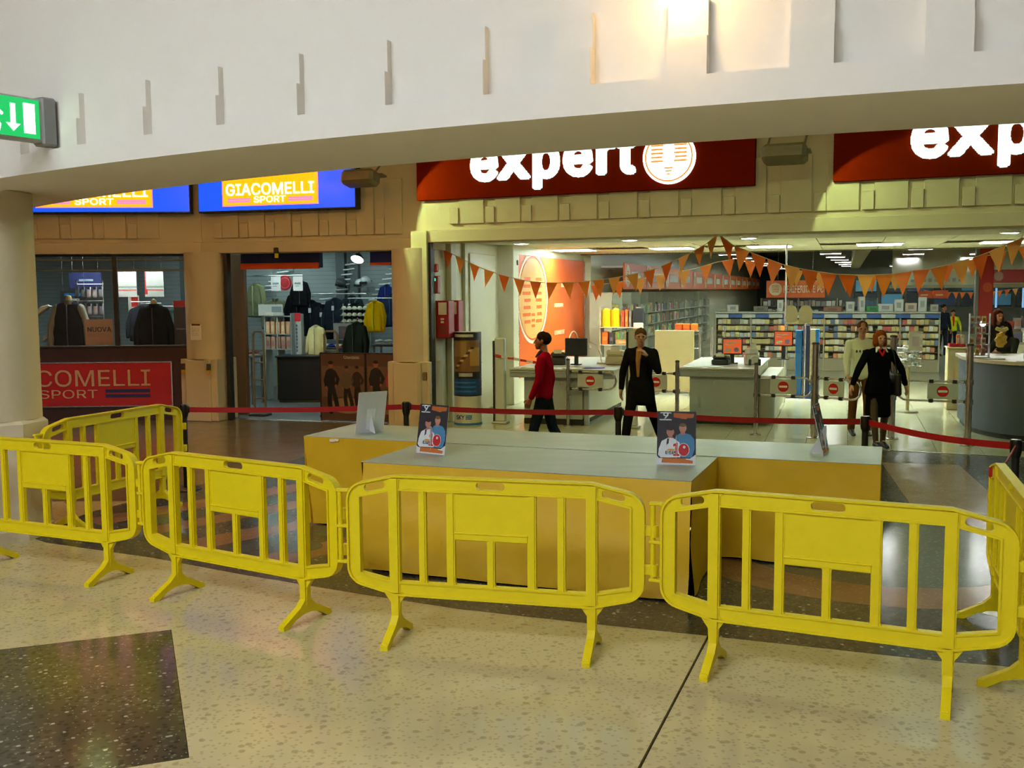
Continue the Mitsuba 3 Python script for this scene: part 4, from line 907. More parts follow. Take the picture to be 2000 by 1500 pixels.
obj('lamp', bx(-.10, -.05, -.09, -.08, 2.47, 2.52, .006), 'gloss', t, color=(60, 240, 170), fr=IN, emit=(.1, 1.2, .6), weight=.01)
obj('panel', bx(-.10, -.04, -.088, -.08, 2.30, 2.44), 'satin', t, color=(120, 70, 30), fr=IN)
solo('siren', bx(-.12, -.03, -.09, .03, 2.62, 2.76, .02), 'satin', 'small red siren above the alarm box by the entrance', 'siren', color=(190, 60, 14), fr=IN)

# orange logo wall panel
t = thing('wall_graphic', 'tall orange wall panel with a pale oval logo behind the left checkout', 'wall panel')
obj('panel', bx(.12, .155, 3.85, 9.45, .5, 3.04, .006), 'satin', t, color=(240, 98, 14), fr=IN)
def onwall(poly, d=.004, s=.155):
    """drawing (along wall t, z) on the left wall, facing +s"""
    m = ext(poly, d); v = m.vertices.copy(); m.vertices = np.stack([s + v[:, 2], v[:, 0], v[:, 1]], 1); m.invert(); return m
oc = (4.9, 2.14)
obj('logo_oval', onwall(ell(*oc, 1.0, .86, 48).intersection(sbox(3.86, .5, 9, 3.04))), 'satin', t, color=(244, 176, 92), fr=IN)
obj('logo_ring', onwall(ell(*oc, 1.12, .97, 64).difference(ell(*oc, 1.04, .90, 64)).intersection(sbox(3.86, .5, 9.4, 3.03)), .006), 'satin', t, color=(246, 230, 200), fr=IN)
bars = []
for i in range(7):
    z = 2.55 - i * .15
    for sg in (-1, 1): bars.append(sbox(oc[0] + sg * .42 - .22 + .05 * sg * (i % 3), z - .035, oc[0] + sg * .42 + .22, z + .035))
for i in range(3): bars.append(sbox(oc[0] - .12, 1.52 + i * .12, oc[0] + .12, 1.58 + i * .12))
obj('logo_bars', onwall(unary_union(bars), .007), 'satin', t, color=(236, 100, 22), fr=IN)
for i, (q, z, w, h) in enumerate(((7.2, 2.38, .5, .09), (6.6, 1.92, .8, .09), (6.6, 1.28, .9, .10), (6.5, .82, 1.0, .07))):
    obj('text_line', onwall(unary_union([sbox(q + k * w / 6, z, q + k * w / 6 + w / 7.5, z + h) for k in range(6)]), .005), 'satin', t, color=(250, 206, 160), fr=IN)
obj('wire_hoop', tube([IN.pt(.165, 8.3 + .6 * math.cos(a), .75 + .55 * math.sin(a)) for a in np.linspace(0, math.pi, 15)], .014, 6), 'satin', t, color=(246, 226, 190))
for q in (3.84, 9.46): obj('edge_profile', bx(.12, .17, q - .02, q + .02, .5, 3.04, .004), 'steel', t, fr=IN)
solo('wall_camera', cat(bx(-.05, .22, 3.62, 3.70, 2.82, 2.92, .015), cyl(.08, 3.66, 2.92, 3.2, .015, 8)), 'satin', 'dark camera hanging beside the orange wall panel', 'camera', color=(70, 60, 44), fr=IN)

# ------------------------------------------------------------------ buntings
def bunting(P, fr, q, lab, w=.24, h=.30, col=((250, 118, 26), (255, 140, 40), (244, 108, 24), (255, 172, 84)), step=1, seed=0):
    t = thing('bunting', lab, 'bunting', 'orange pennant strings'); r = random.Random(seed)
    pts = [fr.pt(s, q, z) for s, z in P]
    obj('string', tube(pts, .006, 5), 'matte', t, color=(216, 196, 170))
    for i in range(len(P) - 1):
        a, b = np.array(P[i]), np.array(P[i + 1]); d = b - a; L = np.hypot(*d); u = d / L; o = (L - w) / 2 if L > w else 0; ww = min(w, L * .97)
        g = fr.sub(a[0], q, 0)
        A, B = a + u * o, a + u * (o + ww); mid = (A + B) / 2 + np.array([r.uniform(-.05, .05), -h])
        m = vert(Polygon([A - [a[0], 0], B - [a[0], 0], mid - [a[0], 0]]), .003, .0015)
        m = m.subdivide().subdivide(); v = m.vertices; zz = max(A[1], B[1]) - v[:, 2]
        v[:, 1] += r.uniform(-.22, .22) * zz + .03 * np.sin(v[:, 0] * 9 + i) * zz / h; m.vertices = v
        obj('pennant', m, 'satin', t, color=col[r.randrange(len(col))], fr=g)
BA = [(-0.115, 3.053), (0.105, 2.929), (0.376, 2.802), (0.645, 2.685), (0.921, 2.594), (1.189, 2.522), (1.482, 2.459), (1.775, 2.431), (2.066, 2.424), (2.343, 2.434), (2.617, 2.456), (2.844, 2.476), (3.154, 2.522), (3.443, 2.578), (3.711, 2.647), (4.015, 2.771), (4.259, 2.878), (4.499, 3.015), (4.671, 3.15)]
BB = [(4.690, 3.15), (4.927, 2.966), (5.185, 2.859), (5.425, 2.761), (5.678, 2.664), (5.927, 2.599), (6.195, 2.55), (6.46, 2.508), (6.734, 2.497), (6.977, 2.494), (7.244, 2.506), (7.492, 2.547), (7.725, 2.573), (7.96, 2.628), (8.27, 2.716), (8.478, 2.791), (8.695, 2.9), (8.916, 2.979), (9.2, 3.12)]
BC = [(1.3, 2.40), (1.568, 2.419), (1.908, 2.449), (2.342, 2.53), (2.877, 2.609), (3.403, 2.697), (3.818, 2.774), (4.125, 2.894), (4.328, 2.973), (4.734, 2.843), (5.234, 2.735), (5.727, 2.647), (6.212, 2.591), (6.785, 2.555), (7.347, 2.559), (7.896, 2.65), (8.348, 2.712), (8.702, 2.803), (9.053, 2.903), (9.442, 3.001), (9.9, 3.15)]
BD = [(9.339, 2.253), (9.649, 2.192), (10.191, 2.15), (10.727, 2.147), (11.17, 2.145), (11.697, 2.16), (12.132, 2.215), (12.649, 2.287)]
def dense(P, pitch):
    P = np.array(P); d = np.r_[0, np.cumsum(np.hypot(*np.diff(P, axis=0).T))]; n = max(2, int(d[-1] / pitch)); k = np.linspace(0, d[-1], n)
    return [(float(np.interp(x, d, P[:, 0])), float(np.interp(x, d, P[:, 1]))) for x in k]
bunting(BA, EX, .6, 'orange pennant string sagging from the left jamb up to the entrance peak', w=.20, h=.28, seed=1)
bunting(BB, EX, .5, 'orange pennant string sagging from the entrance peak to the right edge', w=.25, h=.34, seed=2)
bunting(dense(BC, .42), IN, 5.0, 'orange pennant string hanging further inside behind the front two', w=.26, h=.34, seed=3)
bunting(dense(BD, .235), IN, 26, 'far string of small orange pennants beside the red pillar', w=.2, h=.26, seed=4)
for s, q in ((4.68, .55), (9.2, .5)):
    p = EX.pt(s, q)
    solo('ceiling_hook', cyl(p[0], p[1], 3.12, 3.2, .01, 8), 'steel', 'small hook under the shop ceiling that holds the pennant strings' if s < 5 else 'small hook at the right edge that holds a pennant string', 'hook')

# ------------------------------------------------------------------ shelving and stock of the electronics shop
_prod = {}
def prod(w, d, h, col, key):
    """cheap boxed product with a printed band: body and label part share meshes per size and colour"""
    k = (round(w, 3), round(d, 3), round(h, 3), col)
    return k
PAL = [(232, 214, 150), (240, 232, 200), (214, 190, 110), (196, 206, 170), (226, 180, 90), (180, 190, 190), (236, 222, 120), (200, 120, 70), (150, 150, 130), (228, 208, 180), (120, 110, 90), (206, 90, 60), (90, 120, 150)]
def item(name, fr, s, q, z, w, d, h, c, lab, cat_, group, band=True):
    key = numbered(name); labels[key] = {'label': lab, 'category': cat_, 'group': group}
    g = fr.sub(s, q, 0, z)
    obj('case', bx(-w / 2, w / 2, 0, d, 0, h), 'satin', key, color=c, fr=g)
    if band: obj('cover', bx(-w / 2 + .008, w / 2 - .008, -.002, 0, h * .25, h * .8), 'satin', key, color=tuple(int(min(255, x * rnd.uniform(.55, 1.25))) for x in c), fr=g)
# central gondola with the blue and white header
t = thing('shelf_unit', 'long shelving unit full of small cases under a white and blue header', 'shelving')
gs0, gs1, gq = 2.95, 8.98, 14.0
obj('back_panel', bx(gs0, gs1, gq + .42, gq + .46, .1, 1.62, .004), 'satin', t, color=(196, 186, 140), fr=IN)
obj('base', bx(gs0, gs1, gq - .02, gq + .46, 0, .36, .008), 'satin', t, color=(150, 138, 96), fr=IN)
obj('top_board', bx(gs0 - .02, gs1 + .02, gq - .08, gq + .9, 1.62, 1.66, .006), 'satin', t, color=(216, 214, 190), fr=IN)
SZ = [.36, .56, .75, .94, 1.13, 1.315]
for z in SZ: obj('shelf', bx(gs0, gs1, gq - .02, gq + .42, z - .025, z, .004), 'satin', t, color=(92, 66, 42), fr=IN)
for s in np.linspace(gs0, gs1, 7): obj('upright', bx(s - .02, s + .02, gq - .03, gq + .46, 0, 1.62, .004), 'satin', t, color=(170, 160, 120), fr=IN)
hs = np.linspace(gs0, gs1, 17)
for i in range(16): obj('header_panel', bx(hs[i] + .003, hs[i + 1] - .003, gq - .06, gq - .03, 1.49, 1.60, .003), 'satin', t, color=(30, 84, 150) if i % 2 else (200, 206, 190), fr=IN)
n_case = 0
for z in SZ:
    s = gs0 + .06
    while s < gs1 - .1 and n_case < 298:
        w = rnd.uniform(.105, .135)
        if rnd.random() < .93:
            item('media_case', IN, s + w / 2, gq + .02 + rnd.uniform(0, .04), z, w - .008, .05, rnd.uniform(.12, .145), PAL[rnd.randrange(len(PAL))] if rnd.random() > .5 else PAL[rnd.randrange(3)], 'small pale boxed media case standing on the shelves under the blue header', 'media case', 'media cases on the central shelving', band=False); n_case += 1
        s += w
# goods on top of the central unit
TOPS = [(3.4, .32, .20, (224, 220, 200), 'white carton at the left end on top of the central shelving'), (4.2, .4, .16, (120, 110, 84), 'olive carton on top of the central shelving left of the blue kiosk'), (4.75, .16, .34, (240, 240, 225), 'upright white card on top of the central shelving left of the kiosk'),
        (6.2, .5, .14, (150, 96, 60), 'brown carton on top of the central shelving right of the round screens'), (6.65, .22, .28, (236, 234, 214), 'narrow white carton on top of the central shelving'), (6.95, .16, .42, (242, 240, 226), 'tall white card on top of the central shelving'),
        (7.25, .36, .16, (60, 150, 70), 'green carton on top of the central shelving'), (7.6, .4, .22, (226, 222, 206), 'wide white carton on top of the central shelving'), (7.95, .24, .34, (238, 236, 220), 'tall white carton on top of the central shelving'), (8.25, .3, .24, (228, 200, 170), 'beige carton on top of the central shelving'),
        (8.55, .22, .40, (236, 236, 222), 'white upright carton near the right end of the central shelving'), (8.85, .2, .2, (206, 196, 170), 'small beige carton at the right end of the central shelving')]
for s, w, h, c, l in TOPS:
    t = thing('carton', l, 'box'); g = IN.sub(s, gq + .3, rnd.uniform(-10, 10), 1.661)
    obj('box', bx(-w / 2, w / 2, -.12, .12, 0, h, .006), 'satin', t, color=c, fr=g); obj('printed_label', bx(-w / 4, w / 4, -.123, -.12, h * .3, h * .75), 'satin', t, color=tuple(int(x * .75) for x in c), fr=g)

# wall shelving of the left wall, facing the aisle
WS = IN.sub(.98, 9.2, 90)        # local x runs into the depth, local -y faces the aisle
BAY, NB = 1.25, 16
for b in range(NB):
    t = thing('shelving_bay', ORD[b] + ' wall shelving bay from the entrance, under the orange banners', 'shelving', 'wall shelving bays')
    x0 = b * BAY
    obj('back_panel', bx(x0, x0 + BAY - .01, .60, .64, 0, 2.25, .004), 'satin', t, color=(206, 208, 186), fr=WS)
    obj('base', bx(x0, x0 + BAY - .01, 0, .62, 0, .18, .006), 'satin', t, color=(160, 150, 116), fr=WS)
    obj('upright', bx(x0 - .015, x0 + .015, .05, .62, 0, 2.25, .004), 'satin', t, color=(190, 188, 160), fr=WS)
    for z in (.55, .95, 1.30, 1.65): obj('shelf', bx(x0 + .015, x0 + BAY - .02, .04, .6, z - .025, z, .004), 'satin', t, color=(196, 196, 172), fr=WS)
    if b < 9:
        for z in (.95, 1.30, 1.65):
            x = x0 + .08
            while x < x0 + BAY - .2:
                w = rnd.uniform(.16, .26); h = rnd.uniform(.20, .29)
                c = [(206, 200, 170), (130, 126, 108), (232, 216, 130), (90, 84, 74), (224, 222, 206), (160, 96, 66)][rnd.randrange(6)] if b > 1 else [(230, 214, 90), (236, 230, 196), (214, 206, 170), (140, 130, 110)][rnd.randrange(4)]
                item('software_box', WS, x + w / 2, .10, z, w - .012, .14, h, c, 'boxed goods standing on the wall shelving under the orange banners', 'box', 'boxes on the wall shelving')
                x += w
    else:
        ms = []
        for z in (.55, .95, 1.30, 1.65):
            x = x0 + .08
            while x < x0 + BAY - .2: w = rnd.uniform(.14, .26); ms.append(bx(x, x + w - .01, .1, .24, z, z + rnd.uniform(.18, .29))); x += w
        obj('far_goods', cat(ms), 'satin', t, color=[(150, 144, 120), (196, 186, 150), (110, 104, 90)][b % 3], fr=WS); labels[t + '__far_goods'] = {'kind': 'stuff'}
# banners above
for b in range(14):
    L0, L1 = 1.2 + b * 3.2, 1.2 + b * 3.2 + 3.12
    t = thing('aisle_banner', ORD[b] + ' orange banner with a pale oval above the wall shelving', 'banner', 'orange banners over the wall shelving')
    obj('board', bx(L0, L1, -.02, .02, 2.33, 3.02, .006), 'satin', t, color=(240, 100, 18), fr=WS)
    obj('logo_oval', vert(ell(L0 + .45, 2.68, .30, .30), .004, -.02), 'satin', t, color=(240, 196, 140), fr=WS)
    obj('logo_core', vert(unary_union([sbox(L0 + .33, 2.50 + k * .07, L0 + .57, 2.53 + k * .07) for k in range(5)]), .003, -.024), 'satin', t, color=(230, 120, 40), fr=WS)
    obj('lettering', vert(unary_union([sbox(L0 + .95 + k * .2, 2.56, L0 + 1.11 + k * .2, 2.80) for k in range(7 + b % 3)]), .004, -.02), 'satin', t, color=(250, 232, 206), fr=WS)
    obj('bracket', bx(L0 + .1, L0 + .16, .02, .62, 2.9, 2.95), 'steel', t, fr=WS); obj('bracket', bx(L1 - .16, L1 - .1, .02, .62, 2.9, 2.95), 'steel', t, fr=WS)
# end rack with the yellow tubes by the orange wall panel
t = thing('display_rack', 'narrow rack with yellow canisters between the orange wall panel and the wall shelving', 'rack'); g = IN.sub(1.0, 8.0, 0)
for s in (-.1, .8): obj('upright', bx(s - .015, s + .015, 0, .4, 0, 1.9, .003), 'satin', t, color=(180, 170, 140), fr=g)
for z in (.5, 1.0, 1.42): obj('shelf', bx(-.1, .8, -.02, .4, z - .02, z, .004), 'satin', t, color=(200, 196, 170), fr=g)
for i, (s, c, w, h, l) in enumerate(((.02, (238, 184, 10), .11, .42, 'left yellow canister on the narrow rack'), (.25, (240, 188, 14), .11, .42, 'right yellow canister on the narrow rack'))):
    k = thing('canister', l, 'canister')
    obj('can', lathe([(0, 1.421), (w, 1.421), (w, 1.40 + h), (w * .9, 1.42 + h), (0, 1.42 + h)], 24, 0, 0), 'gloss', k, color=c, fr=IN.sub(1.0 + s, 8.2, 0), smooth=40)
    obj('lid', lathe([(0, 1.42 + h), (w * .6, 1.42 + h), (w * .6, 1.45 + h), (0, 1.45 + h)], 16), 'gloss', k, color=(250, 220, 90), fr=IN.sub(1.0 + s, 8.2, 0), smooth=40)
for i, (s, z, w, h, c, l) in enumerate(((.44, 1.421, .07, .40, (206, 60, 20), 'red book on the narrow rack'), (.53, 1.421, .07, .42, (226, 110, 40), 'orange book on the narrow rack'), (.62, 1.421, .06, .40, (120, 110, 96), 'grey book on the narrow rack'), (.72, 1.421, .08, .38, (60, 36, 30), 'dark book on the narrow rack'),
                                       (.0, 1.001, .14, .30, (232, 96, 20), 'orange carton on the middle shelf of the narrow rack'), (.16, 1.001, .10, .28, (50, 40, 36), 'black carton on the middle shelf of the narrow rack'), (.45, 1.001, .34, .12, (200, 150, 90), 'flat tan carton on the middle shelf of the narrow rack'))):
    k = thing('book' if z > 1.3 else 'carton', l, 'book' if z > 1.3 else 'box'); gg = IN.sub(1.0 + s, 8.1, 0, z)
    obj('cover', bx(-w / 2, w / 2, 0, .22, 0, h, .004), 'satin', k, color=c, fr=gg); obj('spine_label', bx(-w / 3, w / 3, -.003, 0, h * .3, h * .6), 'satin', k, color=tuple(min(255, x + 40) for x in c), fr=gg)
t = thing('black_display', 'small black display box on a white stand left of the man in black', 'display'); g = IN.sub(1.95, 7.4, 0)
obj('screen', bx(-.12, .12, 0, .1, 1.55, 1.88, .01), 'satin', t, color=(18, 16, 16), fr=g); obj('stand', bx(-.11, .11, 0, .1, .0, 1.55, .01), 'satin', t, color=(206, 186, 160), fr=g); obj('orange_label', bx(-.10, .0, -.004, 0, 1.20, 1.42), 'satin', t, color=(230, 90, 24), fr=g)

# PERIFERICHE PC sign
t = thing('aisle_sign', 'orange hanging sign reading PERIFERICHE PC above the far shelves', 'sign'); g = IN.sub(0, 22, 0)
obj('board', bx(3.80, 5.83, -.03, .03, 2.0, 2.62, .006), 'satin', t, color=(236, 96, 24), fr=g)
obj('logo_disc', vert(ell(4.12, 2.31, .23, .23), .004, -.03), 'satin', t, color=(240, 200, 150), fr=g)
obj('logo_core', vert(unary_union([sbox(4.0, 2.2 + k * .07, 4.24, 2.23 + k * .07) for k in range(4)]), .003, -.034), 'satin', t, color=(220, 120, 50), fr=g)
obj('lettering', mv(wallz(text_fit('PERIFERICHE PC', 1.38, .24, .004)), 4.40, -.031, 2.19), 'satin', t, color=(250, 226, 190), fr=g)
for s in (4.2, 5.4): obj('wire', cyl(s, 0, 2.62, 4.6, .006, 6), 'steel', t, fr=g)
t = thing('far_shelf', 'dark far shelving with small packs below the PERIFERICHE PC sign', 'shelving'); g = IN.sub(3.6, 22.3, 0)
obj('back_panel', bx(0, 4.0, .4, .44, 0, 1.98), 'satin', t, color=(70, 66, 60), fr=g)
for z in (.6, 1.0, 1.4, 1.7): obj('shelf', bx(0, 4.0, 0, .4, z - .02, z), 'satin', t, color=(120, 112, 92), fr=g)
for s in (0, 1.3, 2.65, 4.0): obj('upright', bx(s - .02, s + .02, 0, .44, 0, 1.98), 'satin', t, color=(150, 140, 110), fr=g)
for z in (1.4, 1.7):
    s = .06
    while s < 3.9:
        w = rnd.uniform(.10, .2)
        item('blister_pack', IN, 3.6 + s + w / 2, 22.33, z, w - .02, .05, rnd.uniform(.14, .22), [(180, 190, 190), (70, 90, 120), (210, 206, 190), (60, 56, 52), (150, 150, 160)][rnd.randrange(5)], 'small blister pack hanging on the dark far shelving', 'pack', 'packs on the far shelving', band=False); s += w

# blue kiosk and the two round screens
t = thing('info_kiosk', 'tall blue and white kiosk right of the middle checkout', 'kiosk'); g = IN.sub(5.78, 6.3, 0)
obj('pillar', bx(-.24, -.10, -.15, .15, 0, 1.44, .01), 'satin', t, color=(16, 84, 140), fr=g); obj('pillar', bx(-.08, .04, -.18, .15, 0, 1.55, .01), 'satin', t, color=(18, 18, 56), fr=g)
obj('panel', bx(.05, .17, -.15, .15, .30, 1.46, .008), 'satin', t, color=(206, 196, 150), fr=g); obj('pillar', bx(.17, .24, -.16, .16, 0, 1.46, .008), 'satin', t, color=(20, 96, 170), fr=g)
obj('base', bx(-.27, .27, -.2, .2, 0, .05, .01), 'satin', t, color=(20, 60, 120), fr=g); obj('panel', bx(.05, .17, -.152, .15, .05, .30, .008), 'satin', t, color=(22, 92, 170), fr=g)
for i, s in enumerate((5.44, 5.74)):
    t = thing('round_display', ('round-topped grey display panel, left of the pair above the kiosk', 'round-topped grey display panel, right of the pair above the kiosk')[i], 'display', 'round-topped display panels'); g = IN.sub(s, 6.05, 0)
    obj('panel', vert(unary_union([ell(0, 1.82, .135, .15), sbox(-.135, 1.66, .135, 1.82), ell(0, 1.66, .135, .06)]), .03, .015), 'satin', t, color=(150, 134, 92), fr=g)
    obj('pole', cyl(-.08 if i == 0 else .0, .04, 0, 1.7, .018, 10), 'steel', t, fr=g); obj('foot', bx(-.16, .12, -.1, .14, 0, .015, .004), 'steel', t, fr=g)
    if i == 0: obj('acrylic_pocket', bx(-.10, .10, -.004, .0, .75, 1.55), 'glass', t, fr=g)
solo('pole', cyl(*IN.pt(5.38, 5.2)[:2], .0, 3.2, .018, 10), 'steel', 'thin steel pole rising from the middle checkout to the ceiling', 'pole')
t = thing('orange_pennant_sign', 'narrow vertical orange sign behind the second orange monitor', 'sign'); g = IN.sub(5.22, 7.2, 0)
obj('board', bx(-.05, .05, -.01, .01, .95, 1.5, .004), 'satin', t, color=(228, 92, 22), fr=g); obj('stand', cyl(0, .02, 0, .95, .012, 8), 'steel', t, fr=g)

# wire bin with a white card beside the walking woman, trolley behind the gate
t = thing('wire_bin', 'wire promotion bin with a white card right of the walking woman', 'bin'); g = IN.sub(7.66, 4.1, 0)
for z in (.86, 1.0, 1.12, 1.2): obj('wire_ring', tube([(.24 * math.cos(a), .20 * math.sin(a), z) for a in np.linspace(0, 2 * math.pi, 25)], .006, 5), 'chrome', t, fr=g)
for a in np.linspace(0, 2 * math.pi, 16)[:-1]: obj('wire', tube([(.24 * math.cos(a), .20 * math.sin(a), .84), (.24 * math.cos(a), .20 * math.sin(a), 1.2)], .004, 5), 'chrome', t, fr=g)
obj('stem', cyl(0, 0, .03, .86, .03, 12), 'satin', t, color=(190, 176, 120), fr=g); obj('foot', lathe([(0, 0), (.2, 0), (.18, .03), (0, .04)], 20), 'satin', t, color=(150, 140, 110), fr=g)
obj('card', bx(-.02, .22, -.21, -.20, 1.16, 1.52, .003), 'satin', t, color=(236, 226, 206), fr=g); obj('card_print', bx(.04, .16, -.213, -.21, 1.24, 1.42), 'satin', t, color=(220, 200, 190), fr=g)
for i in range(8):
    a = i * 2.4; k = thing('wrapped_pack', 'shiny wrapped pack heaped in the wire bin', 'pack', 'packs in the wire bin')
    m = rot(bx(-.07, .07, -.05, .05, 0, .07, .02), 40 * i, (0, 0, 1)); obj('wrapper', mv(m, .12 * math.cos(a), .09 * math.sin(a), .87 + .045 * i), 'gloss', k, color=[(196, 206, 206), (230, 228, 214), (150, 160, 156)][i % 3], fr=g); obj('seal', mv(rot(bx(-.02, .02, -.051, -.049, .01, .05), 40 * i, (0, 0, 1)), .12 * math.cos(a), .09 * math.sin(a), .87 + .045 * i), 'gloss', k, color=(120, 140, 130), fr=g)
t = thing('shopping_trolley', 'shopping trolley with pink goods seen through the gate left of the man in white', 'trolley'); g = IN.sub(7.0, 10.6, 10)
obj('basket', cat([tube([(-.45, y, z), (.45, y, z)], .006, 5) for y in (-.25, .25) for z in (.45, .6, .75, .9)] + [tube([(x, y, .42), (x, y, .92)], .004, 5) for x in np.linspace(-.45, .45, 13) for y in (-.25, .25)] + [tube([(x, -.25, .42), (x, .25, .42)], .004, 5) for x in np.linspace(-.45, .45, 13)]), 'chrome', t, fr=g)
for x in (-.35, .35):
    for y in (-.2, .2): obj('wheel', rot(mv(cyl(0, 0, -.015, .015, .065, 16)), 90, (1, 0, 0)).apply_translation([x, y, .065]), 'satin', t, color=(60, 56, 50), fr=g); obj('leg', tube([(x, y, .08), (x, y, .45)], .012, 6), 'chrome', t, fr=g)
for i in range(3):
    k = thing('pink_pack', ('pink pack in the trolley, left', 'pink pack in the trolley, middle', 'pink pack in the trolley, right')[i], 'pack', 'pink packs in the trolley'); obj('box', bx(-.3 + i * .22, -.12 + i * .22, -.15, .1, .43, .70 - .05 * i, .01), 'satin', k, color=(232, 120 + 10 * i, 126), fr=g); obj('label', bx(-.26 + i * .22, -.16 + i * .22, -.153, -.15, .5, .6), 'satin', k, color=(246, 200, 200), fr=g)

# information desk on the right
t = thing('information_desk', 'slate grey curved information desk with a pale top at the right edge', 'counter')
def arcpoly(rx, ry, s1):
    a = np.linspace(math.pi, 1.5 * math.pi, 14); P = [(8.40 + .9 + rx * math.cos(x), 2.1 + ry * math.sin(x)) for x in a]
    return Polygon(P + [(s1, P[-1][1]), (s1, 2.9), (P[0][0], 2.9)])
obj('front', ext(arcpoly(.90, 1.5, 11.5), 1.06).apply_translation([0, 0, .08]), 'satin', t, color=(72, 82, 96), fr=IN, smooth=25)
obj('top', ext(arcpoly(.96, 1.56, 11.5), .05).apply_translation([0, 0, 1.14]), 'satin', t, color=(206, 190, 160), fr=IN, smooth=25)
obj('kick_plinth', ext(arcpoly(.86, 1.46, 11.5), .08), 'satin', t, color=(30, 32, 34), fr=IN)
for i, (s, q, c, l) in enumerate(((9.12, .75, (226, 232, 236), 'white brochure on the information desk, nearest the edge'), (8.75, 1.25, (150, 140, 116), 'folded leaflet on the information desk'))):
    g = IN.sub(s, q, 20, 1.191); k = thing('brochure', l, 'brochure'); obj('cover', bx(-.12, .12, -.08, .08, 0, .006), 'satin', k, color=c, fr=g); obj('inner_sheets', bx(-.115, .115, -.075, .075, .006, .011), 'matte', k, color=(240, 238, 230), fr=g)
t = thing('acrylic_stand', 'clear acrylic stand on the left end of the information desk', 'display stand'); g = IN.sub(8.55, 1.7, 0, 1.19)
obj('back_sheet', bx(-.13, .17, .10, .106, 0, .72), 'glass', t, fr=g)
for i in range(4): obj('tray', bx(-.12, .16, -.08, .10, .03 + i * .17, .036 + i * .17), 'satin', t, color=(196, 190, 200), fr=g)
for s in (-.13, .165): obj('side', bx(s, s + .006, -.09, .11, 0, .70), 'satin', t, color=(186, 180, 196), fr=g)
for i in range(4):
    for j in range(3):
        k = thing('small_pack', 'small pale pack in the acrylic stand on the desk', 'pack', 'packs in the acrylic stand'); gg = IN.sub(8.46 + j * .085, 1.66, 0, 1.19 + .037 + i * .17)
        obj('box', bx(-.03, .03, 0, .08, 0, .11, .004), 'satin', k, color=[(210, 200, 210), (226, 206, 120), (150, 140, 150), (220, 214, 206)][(i + j) % 4], fr=gg); obj('label', bx(-.02, .02, -.002, 0, .03, .08), 'satin', k, color=(160, 90, 80), fr=gg)
human('dark haired person in a dark coat leaning behind the information desk, seen from behind', 9.55 * .951 + 2.05, 15.55, 30, 1.66, [(-1, 2, 4), (1, -4, 6)], [(1, (.3, .5, -.9), (-.1, .9, .1), .7), (-1, (-.3, .5, -.9), (.1, .9, .1), .7)],
      dict(skin=(150, 104, 78), hair=(20, 15, 12), hair_len=.16, curly=True, top=(28, 26, 20), coat=.80, bottom=(24, 24, 26), shoes=(18, 18, 18)), lean=8) if False else None
p = IN.pt(9.22, 3.25)
human('person with long curly dark hair in a dark coat behind the information desk', p[0], p[1], 120, 1.68, [(-1, 2, 4), (1, -4, 6)], [(1, (.2, .5, -.8), (-.3, .9, .1), .7), (-1, (-.2, .5, -.8), (.3, .9, .1), .7)],
      dict(skin=(160, 108, 80), hair=(20, 15, 12), hair_len=.17, curly=True, top=(30, 28, 20), coat=.80, bottom=(24, 24, 26), shoes=(18, 18, 18)), head_yaw=20, lean=10)
p = IN.pt(9.28, 5.2)
human('person with dark hair facing out, standing behind the curly haired person', p[0], p[1], 175, 1.86, [(-1, 2, 4), (1, -2, 4)], [(1, (.2, .2, -1), (-.2, .7, -.3), .7), (-1, (-.2, .2, -1), (.2, .7, -.3), .7)],
      dict(skin=(206, 130, 92), hair=(50, 22, 14), hair_len=.14, top=(40, 30, 24), bottom=(30, 30, 34), shoes=(18, 18, 18)), head_yaw=10)
t = thing('gold_parcel', 'crumpled golden bag on the information desk beside the curly haired person', 'bag'); g = IN.sub(8.92, 1.95, 0, 1.19)
m = trimesh.creation.icosphere(3, .5); m.apply_scale([.17, .12, .26]); v = m.vertices; m.vertices = v + m.vertex_normals * ((meshkit.fbm(v * 22, 3, 5) - .5) * .07)[:, None]; obj('bag', mv(m, 0, 0, .27), 'gloss', t, color=(206, 160, 50), fr=g)
obj('bow', mv(cat([rot(bx(-.10, .0, -.02, .02, -.03, .03, .012), 25, (0, 1, 0)), rot(bx(.0, .10, -.02, .02, -.03, .03, .012), -25, (0, 1, 0))]), 0, -.06, .42), 'gloss', t, color=(236, 214, 130), fr=g)
t = thing('product_box', 'blue product box on the information desk at the right edge', 'box'); g = IN.sub(9.3, 1.4, -8, 1.19)
obj('carton', bx(-.12, .14, 0, .16, 0, .36, .006), 'satin', t, color=(90, 140, 200), fr=g); obj('stripe', bx(-.12, .14, -.003, 0, .15, .19), 'satin', t, color=(40, 60, 140), fr=g); obj('label', bx(-.08, .10, -.003, 0, .22, .32), 'satin', t, color=(190, 210, 226), fr=g)
t = thing('bulb_lamp', 'small glowing lamp on a stand behind the information desk', 'lamp'); g = IN.sub(8.72, 2.6, 0, 0)
obj('stem', cyl(0, 0, 0, 1.66, .012, 8), 'steel', t, fr=g); obj('bulb', mv(trimesh.creation.icosphere(2, .05), 0, 0, 1.70), 'satin', t, color=(255, 240, 210), fr=g, emit=(5, 4.2, 3), weight=.02, smooth=True)

